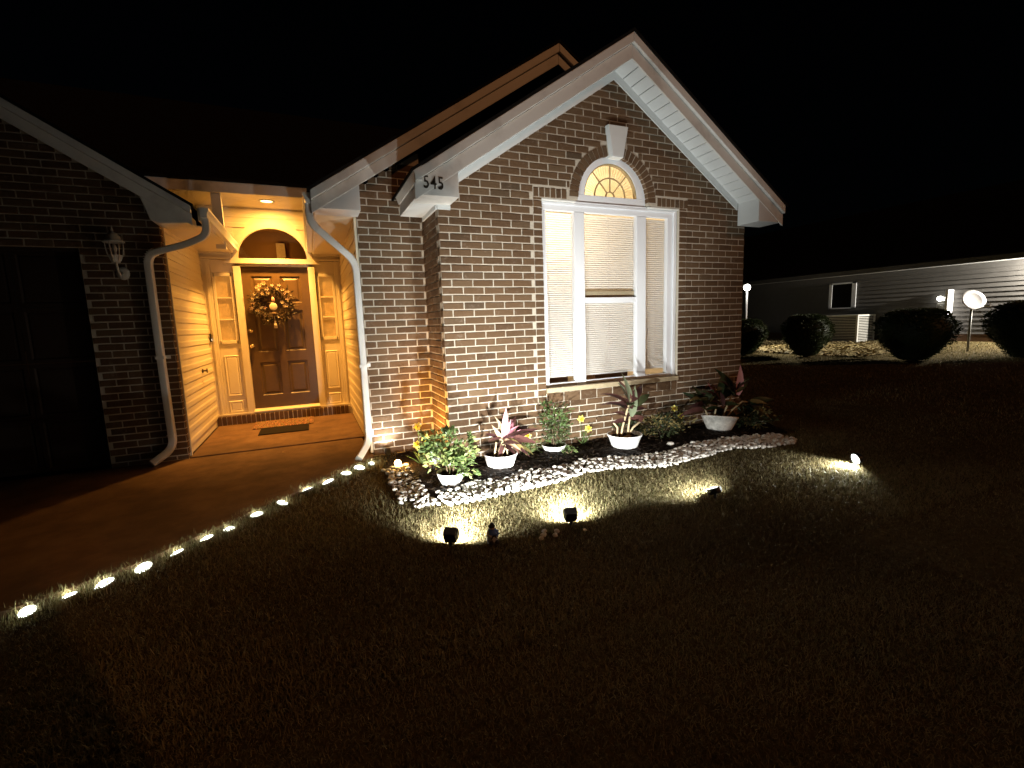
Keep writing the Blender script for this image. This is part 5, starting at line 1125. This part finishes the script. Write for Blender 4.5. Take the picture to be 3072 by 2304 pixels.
def topiary(label, x, y, r, h, seed):
    t = thing('clipped_bush', label, 'bush', (x, y, gz(x)), 'clipped bushes beside the neighbouring house'); q = random.Random(seed)
    MB().tube([(0, 0, -0.05), (0.02, 0, h*.3), (0, 0.02, h*.5)], 0.05, 8, [1.2, 1, .7]).build('trunk', 'bark', t, True)
    def rad(t_):
        return r*(0.34+0.66*math.sin(min(1, t_/0.62)*math.pi/2)) if t_ < .62 else r*math.sqrt(max(0, 1-((t_-.62)/.40)**2.6))
    mm = MB(); mm.lathe([(0.0, 0.03*h)]+[(rad(k/14)*.92, h*(0.03+0.95*k/14)) for k in range(15)]+[(0.0, h*.985)], n=24); mm.v = [(vx*(1+q.uniform(-.03, .03)), vy*(1+q.uniform(-.03, .03)), vz) for vx, vy, vz in mm.v]; mm.build('crown_core', 'hedge', t, True)
    mm = MB()
    for k in range(5200):
        tt = q.random()**0.8; a = q.uniform(0, 6.283); rr = rad(tt)*q.uniform(.88, 1.03)*(1+.05*math.sin(5*a+9*tt+seed)+.04*math.sin(11*a-13*tt)); p = Vector((rr*math.cos(a), rr*math.sin(a), h*(.03+.96*tt)+q.uniform(-.02, .02)))
        if q.random() < .2: rr = rad(.9)*math.sqrt(q.random()); p = Vector((rr*math.cos(a), rr*math.sin(a), h*(.03+.96*min(1, .62+.40*(1-(rr/r)**2.6)**(1/2.6)))))
        d = Vector((math.cos(a)+q.uniform(-.9, .9), math.sin(a)+q.uniform(-.9, .9), q.uniform(-.2, 1.0))).normalized()*q.uniform(.025, .085); w = d.cross(Vector((q.uniform(-1, 1), q.uniform(-1, 1), q.uniform(-1, 1)))).normalized()*.011
        mm.add([p-w*1.5, p+w*1.5, p+d], [(0, 1, 2)])
    mm.build('crown_leaves', 'hedge', t); return t
topiary('clipped bush half hidden behind the right corner of the brick house', 10.65, 5.25, 0.56, 1.06, 1)
topiary('vase-shaped clipped bush left of the air conditioner', 11.016, 3.603, 0.57, 1.12, 2)
topiary('broad dark clipped bush between the air conditioner and the satellite dish', 11.309, 1.276, 0.71, 1.16, 3)
topiary('dark clipped bush cut off by the right edge of the photo', 12.45, -0.25, 0.74, 1.18, 4)
sd = thing('satellite_dish', 'white satellite dish on a thin pole in front of the siding', 'satellite dish', (13.326, 1.148, gz(13.326)))
MB().tube([(0, 0, -0.05), (0.0, 0, 1.0)], 0.024, 10).build('pole', 'galvanized', sd, True)
dd = Vector((-0.30, -0.90, 0.30)).normalized(); rq = dd.to_track_quat('Z', 'Y').to_matrix()
mm = MB(); mm.lathe([(0.0, 0.0), (0.12, 0.006), (0.22, 0.022), (0.31, 0.045), (0.315, 0.040), (0.22, 0.012), (0.0, -0.010)], n=36, sx=1.0, sy=0.78); mm.v = [tuple(Vector((0.0, 0.0, 1.22))+rq@Vector(q)) for q in mm.v]; mm.build('reflector', 'dish_white', sd, True)
pA = Vector((0, 0, 1.0)); pB = Vector((0, 0, 1.22))+rq@Vector((0, -0.24, 0.02)); pC = Vector((0, 0, 1.22))+rq@Vector((0.02, -0.24, 0.34))
MB().tube([tuple(pA), tuple(Vector((0, 0, 1.22))-rq@Vector((0, 0, 0.03)))], 0.022, 8).build('bracket', 'galvanized', sd); MB().tube([tuple(pB), tuple(pC)], 0.016, 8).build('feed_arm', 'galvanized', sd)
MB().tube([tuple(pC), tuple(pC-rq@Vector((0, -0.03, 0.11)))], 0.035, 10).build('receiver', 'ac_paint', sd)
lp_ = thing('lamp_post', 'slim white lamp post with a lit globe behind the first clipped bush', 'lamp', (12.36, 6.67, gz(12.36)))
MB().tube([(0, 0, -0.05), (0, 0, 1.93)], 0.028, 10).build('post', 'frame_white', lp_, True); MB().ball((0, 0, 2.02), 0.11, 18, 12).build('globe', 'lamp_globe', lp_, True)
lamp('globe_glow', 'SPOT', (0.0, -0.13, 1.99), 750, (1.0, 0.90, 0.62), lp_, target=(-0.1, -2.0, 0.0), size=0.1, spot=72, blend=0.7)
lamp('globe_glow_down', 'POINT', (-0.07, -0.12, 1.86), 5, (1.0, 0.95, 0.80), lp_, size=0.05)
fd = thing('flood_light', 'flood light under the eave next door, lighting the siding', 'light', (NX-0.17, -0.10, 2.50))
MB().box(-0.10, 0.10, -0.08, 0.08, -0.06, 0.06).build('housing', 'frame_white', fd, bevel=0.01); MB().tube([(0, 0, 0.06), (0, 0, 0.14)], 0.02, 8).build('mount', 'frame_white', fd)
MB().box(-0.08, 0.08, 0.081, 0.084, -0.045, 0.045).build('lens', 'flood_lens', fd)
lamp('flood_beam', 'SPOT', (0, 0.10, 0.0), 1900, (1.0, 0.93, 0.80), fd, target=(-0.55, 2.4, -1.5), size=0.06, spot=130, blend=0.6)

# ------------------------------------------------------------------ added tree, unseen behind the viewer; its crown keeps the far street light off the garage wing
tr = thing('added_shade_tree', 'added unseen tree behind the viewer, shading the garage wing', 'tree', (1.0, -8.8, 0.0))
MB().tube([(0, 0, -0.2), (0.05, 0.02, 1.5), (-0.05, 0.0, 3.2), (0.0, 0.05, 5.0)], 0.20, 12, [1.35, 1.0, 0.85, 0.55]).build('trunk', 'bark', tr, True)
q = random.Random(31); lumps = []
for k in range(22):
    a = q.uniform(0, 6.283); rr = 2.5*math.sqrt(q.random()); lumps.append((rr*math.cos(a)*1.15, rr*math.sin(a)*0.8, 6.5+q.uniform(-1.5, 1.6)*(1-0.25*rr/2.5), q.uniform(0.75, 1.2)))
for k, (x, y, z, r_) in enumerate(lumps[:7]): MB().tube([(0, 0, 3.4+0.2*k), (x*.5, y*.5, 3.8+(z-3.8)*.6), (x, y, z)], 0.07, 7, [1.2, .8, .35]).build('limb', 'bark', tr, True)
mm = MB(); mc = MB()
for (x, y, z, r_) in lumps:
    mc.ball((x, y, z), r_*0.82, 10, 7, (1, 1, .85))
    for k in range(330):
        d = Vector((q.gauss(0, 1), q.gauss(0, 1), q.gauss(0, .9))).normalized(); p = Vector((x, y, z))+d*r_*q.uniform(.75, 1.12); t1 = d.cross(Vector((q.uniform(-1, 1), q.uniform(-1, 1), q.uniform(-1, 1)))).normalized(); t2 = (d*q.uniform(.2, 1)+t1.cross(d)*q.uniform(-1, 1)).normalized(); l = q.uniform(.09, .17)
        mm.add([p, p+t2*l*.5+t1*l*.28, p+t2*l, p+t2*l*.5-t1*l*.28], [(0, 1, 2, 3)])
mm.build('crown', 'leaf_dark', tr); mc.build('crown_core', 'leaf_dark', tr, True)
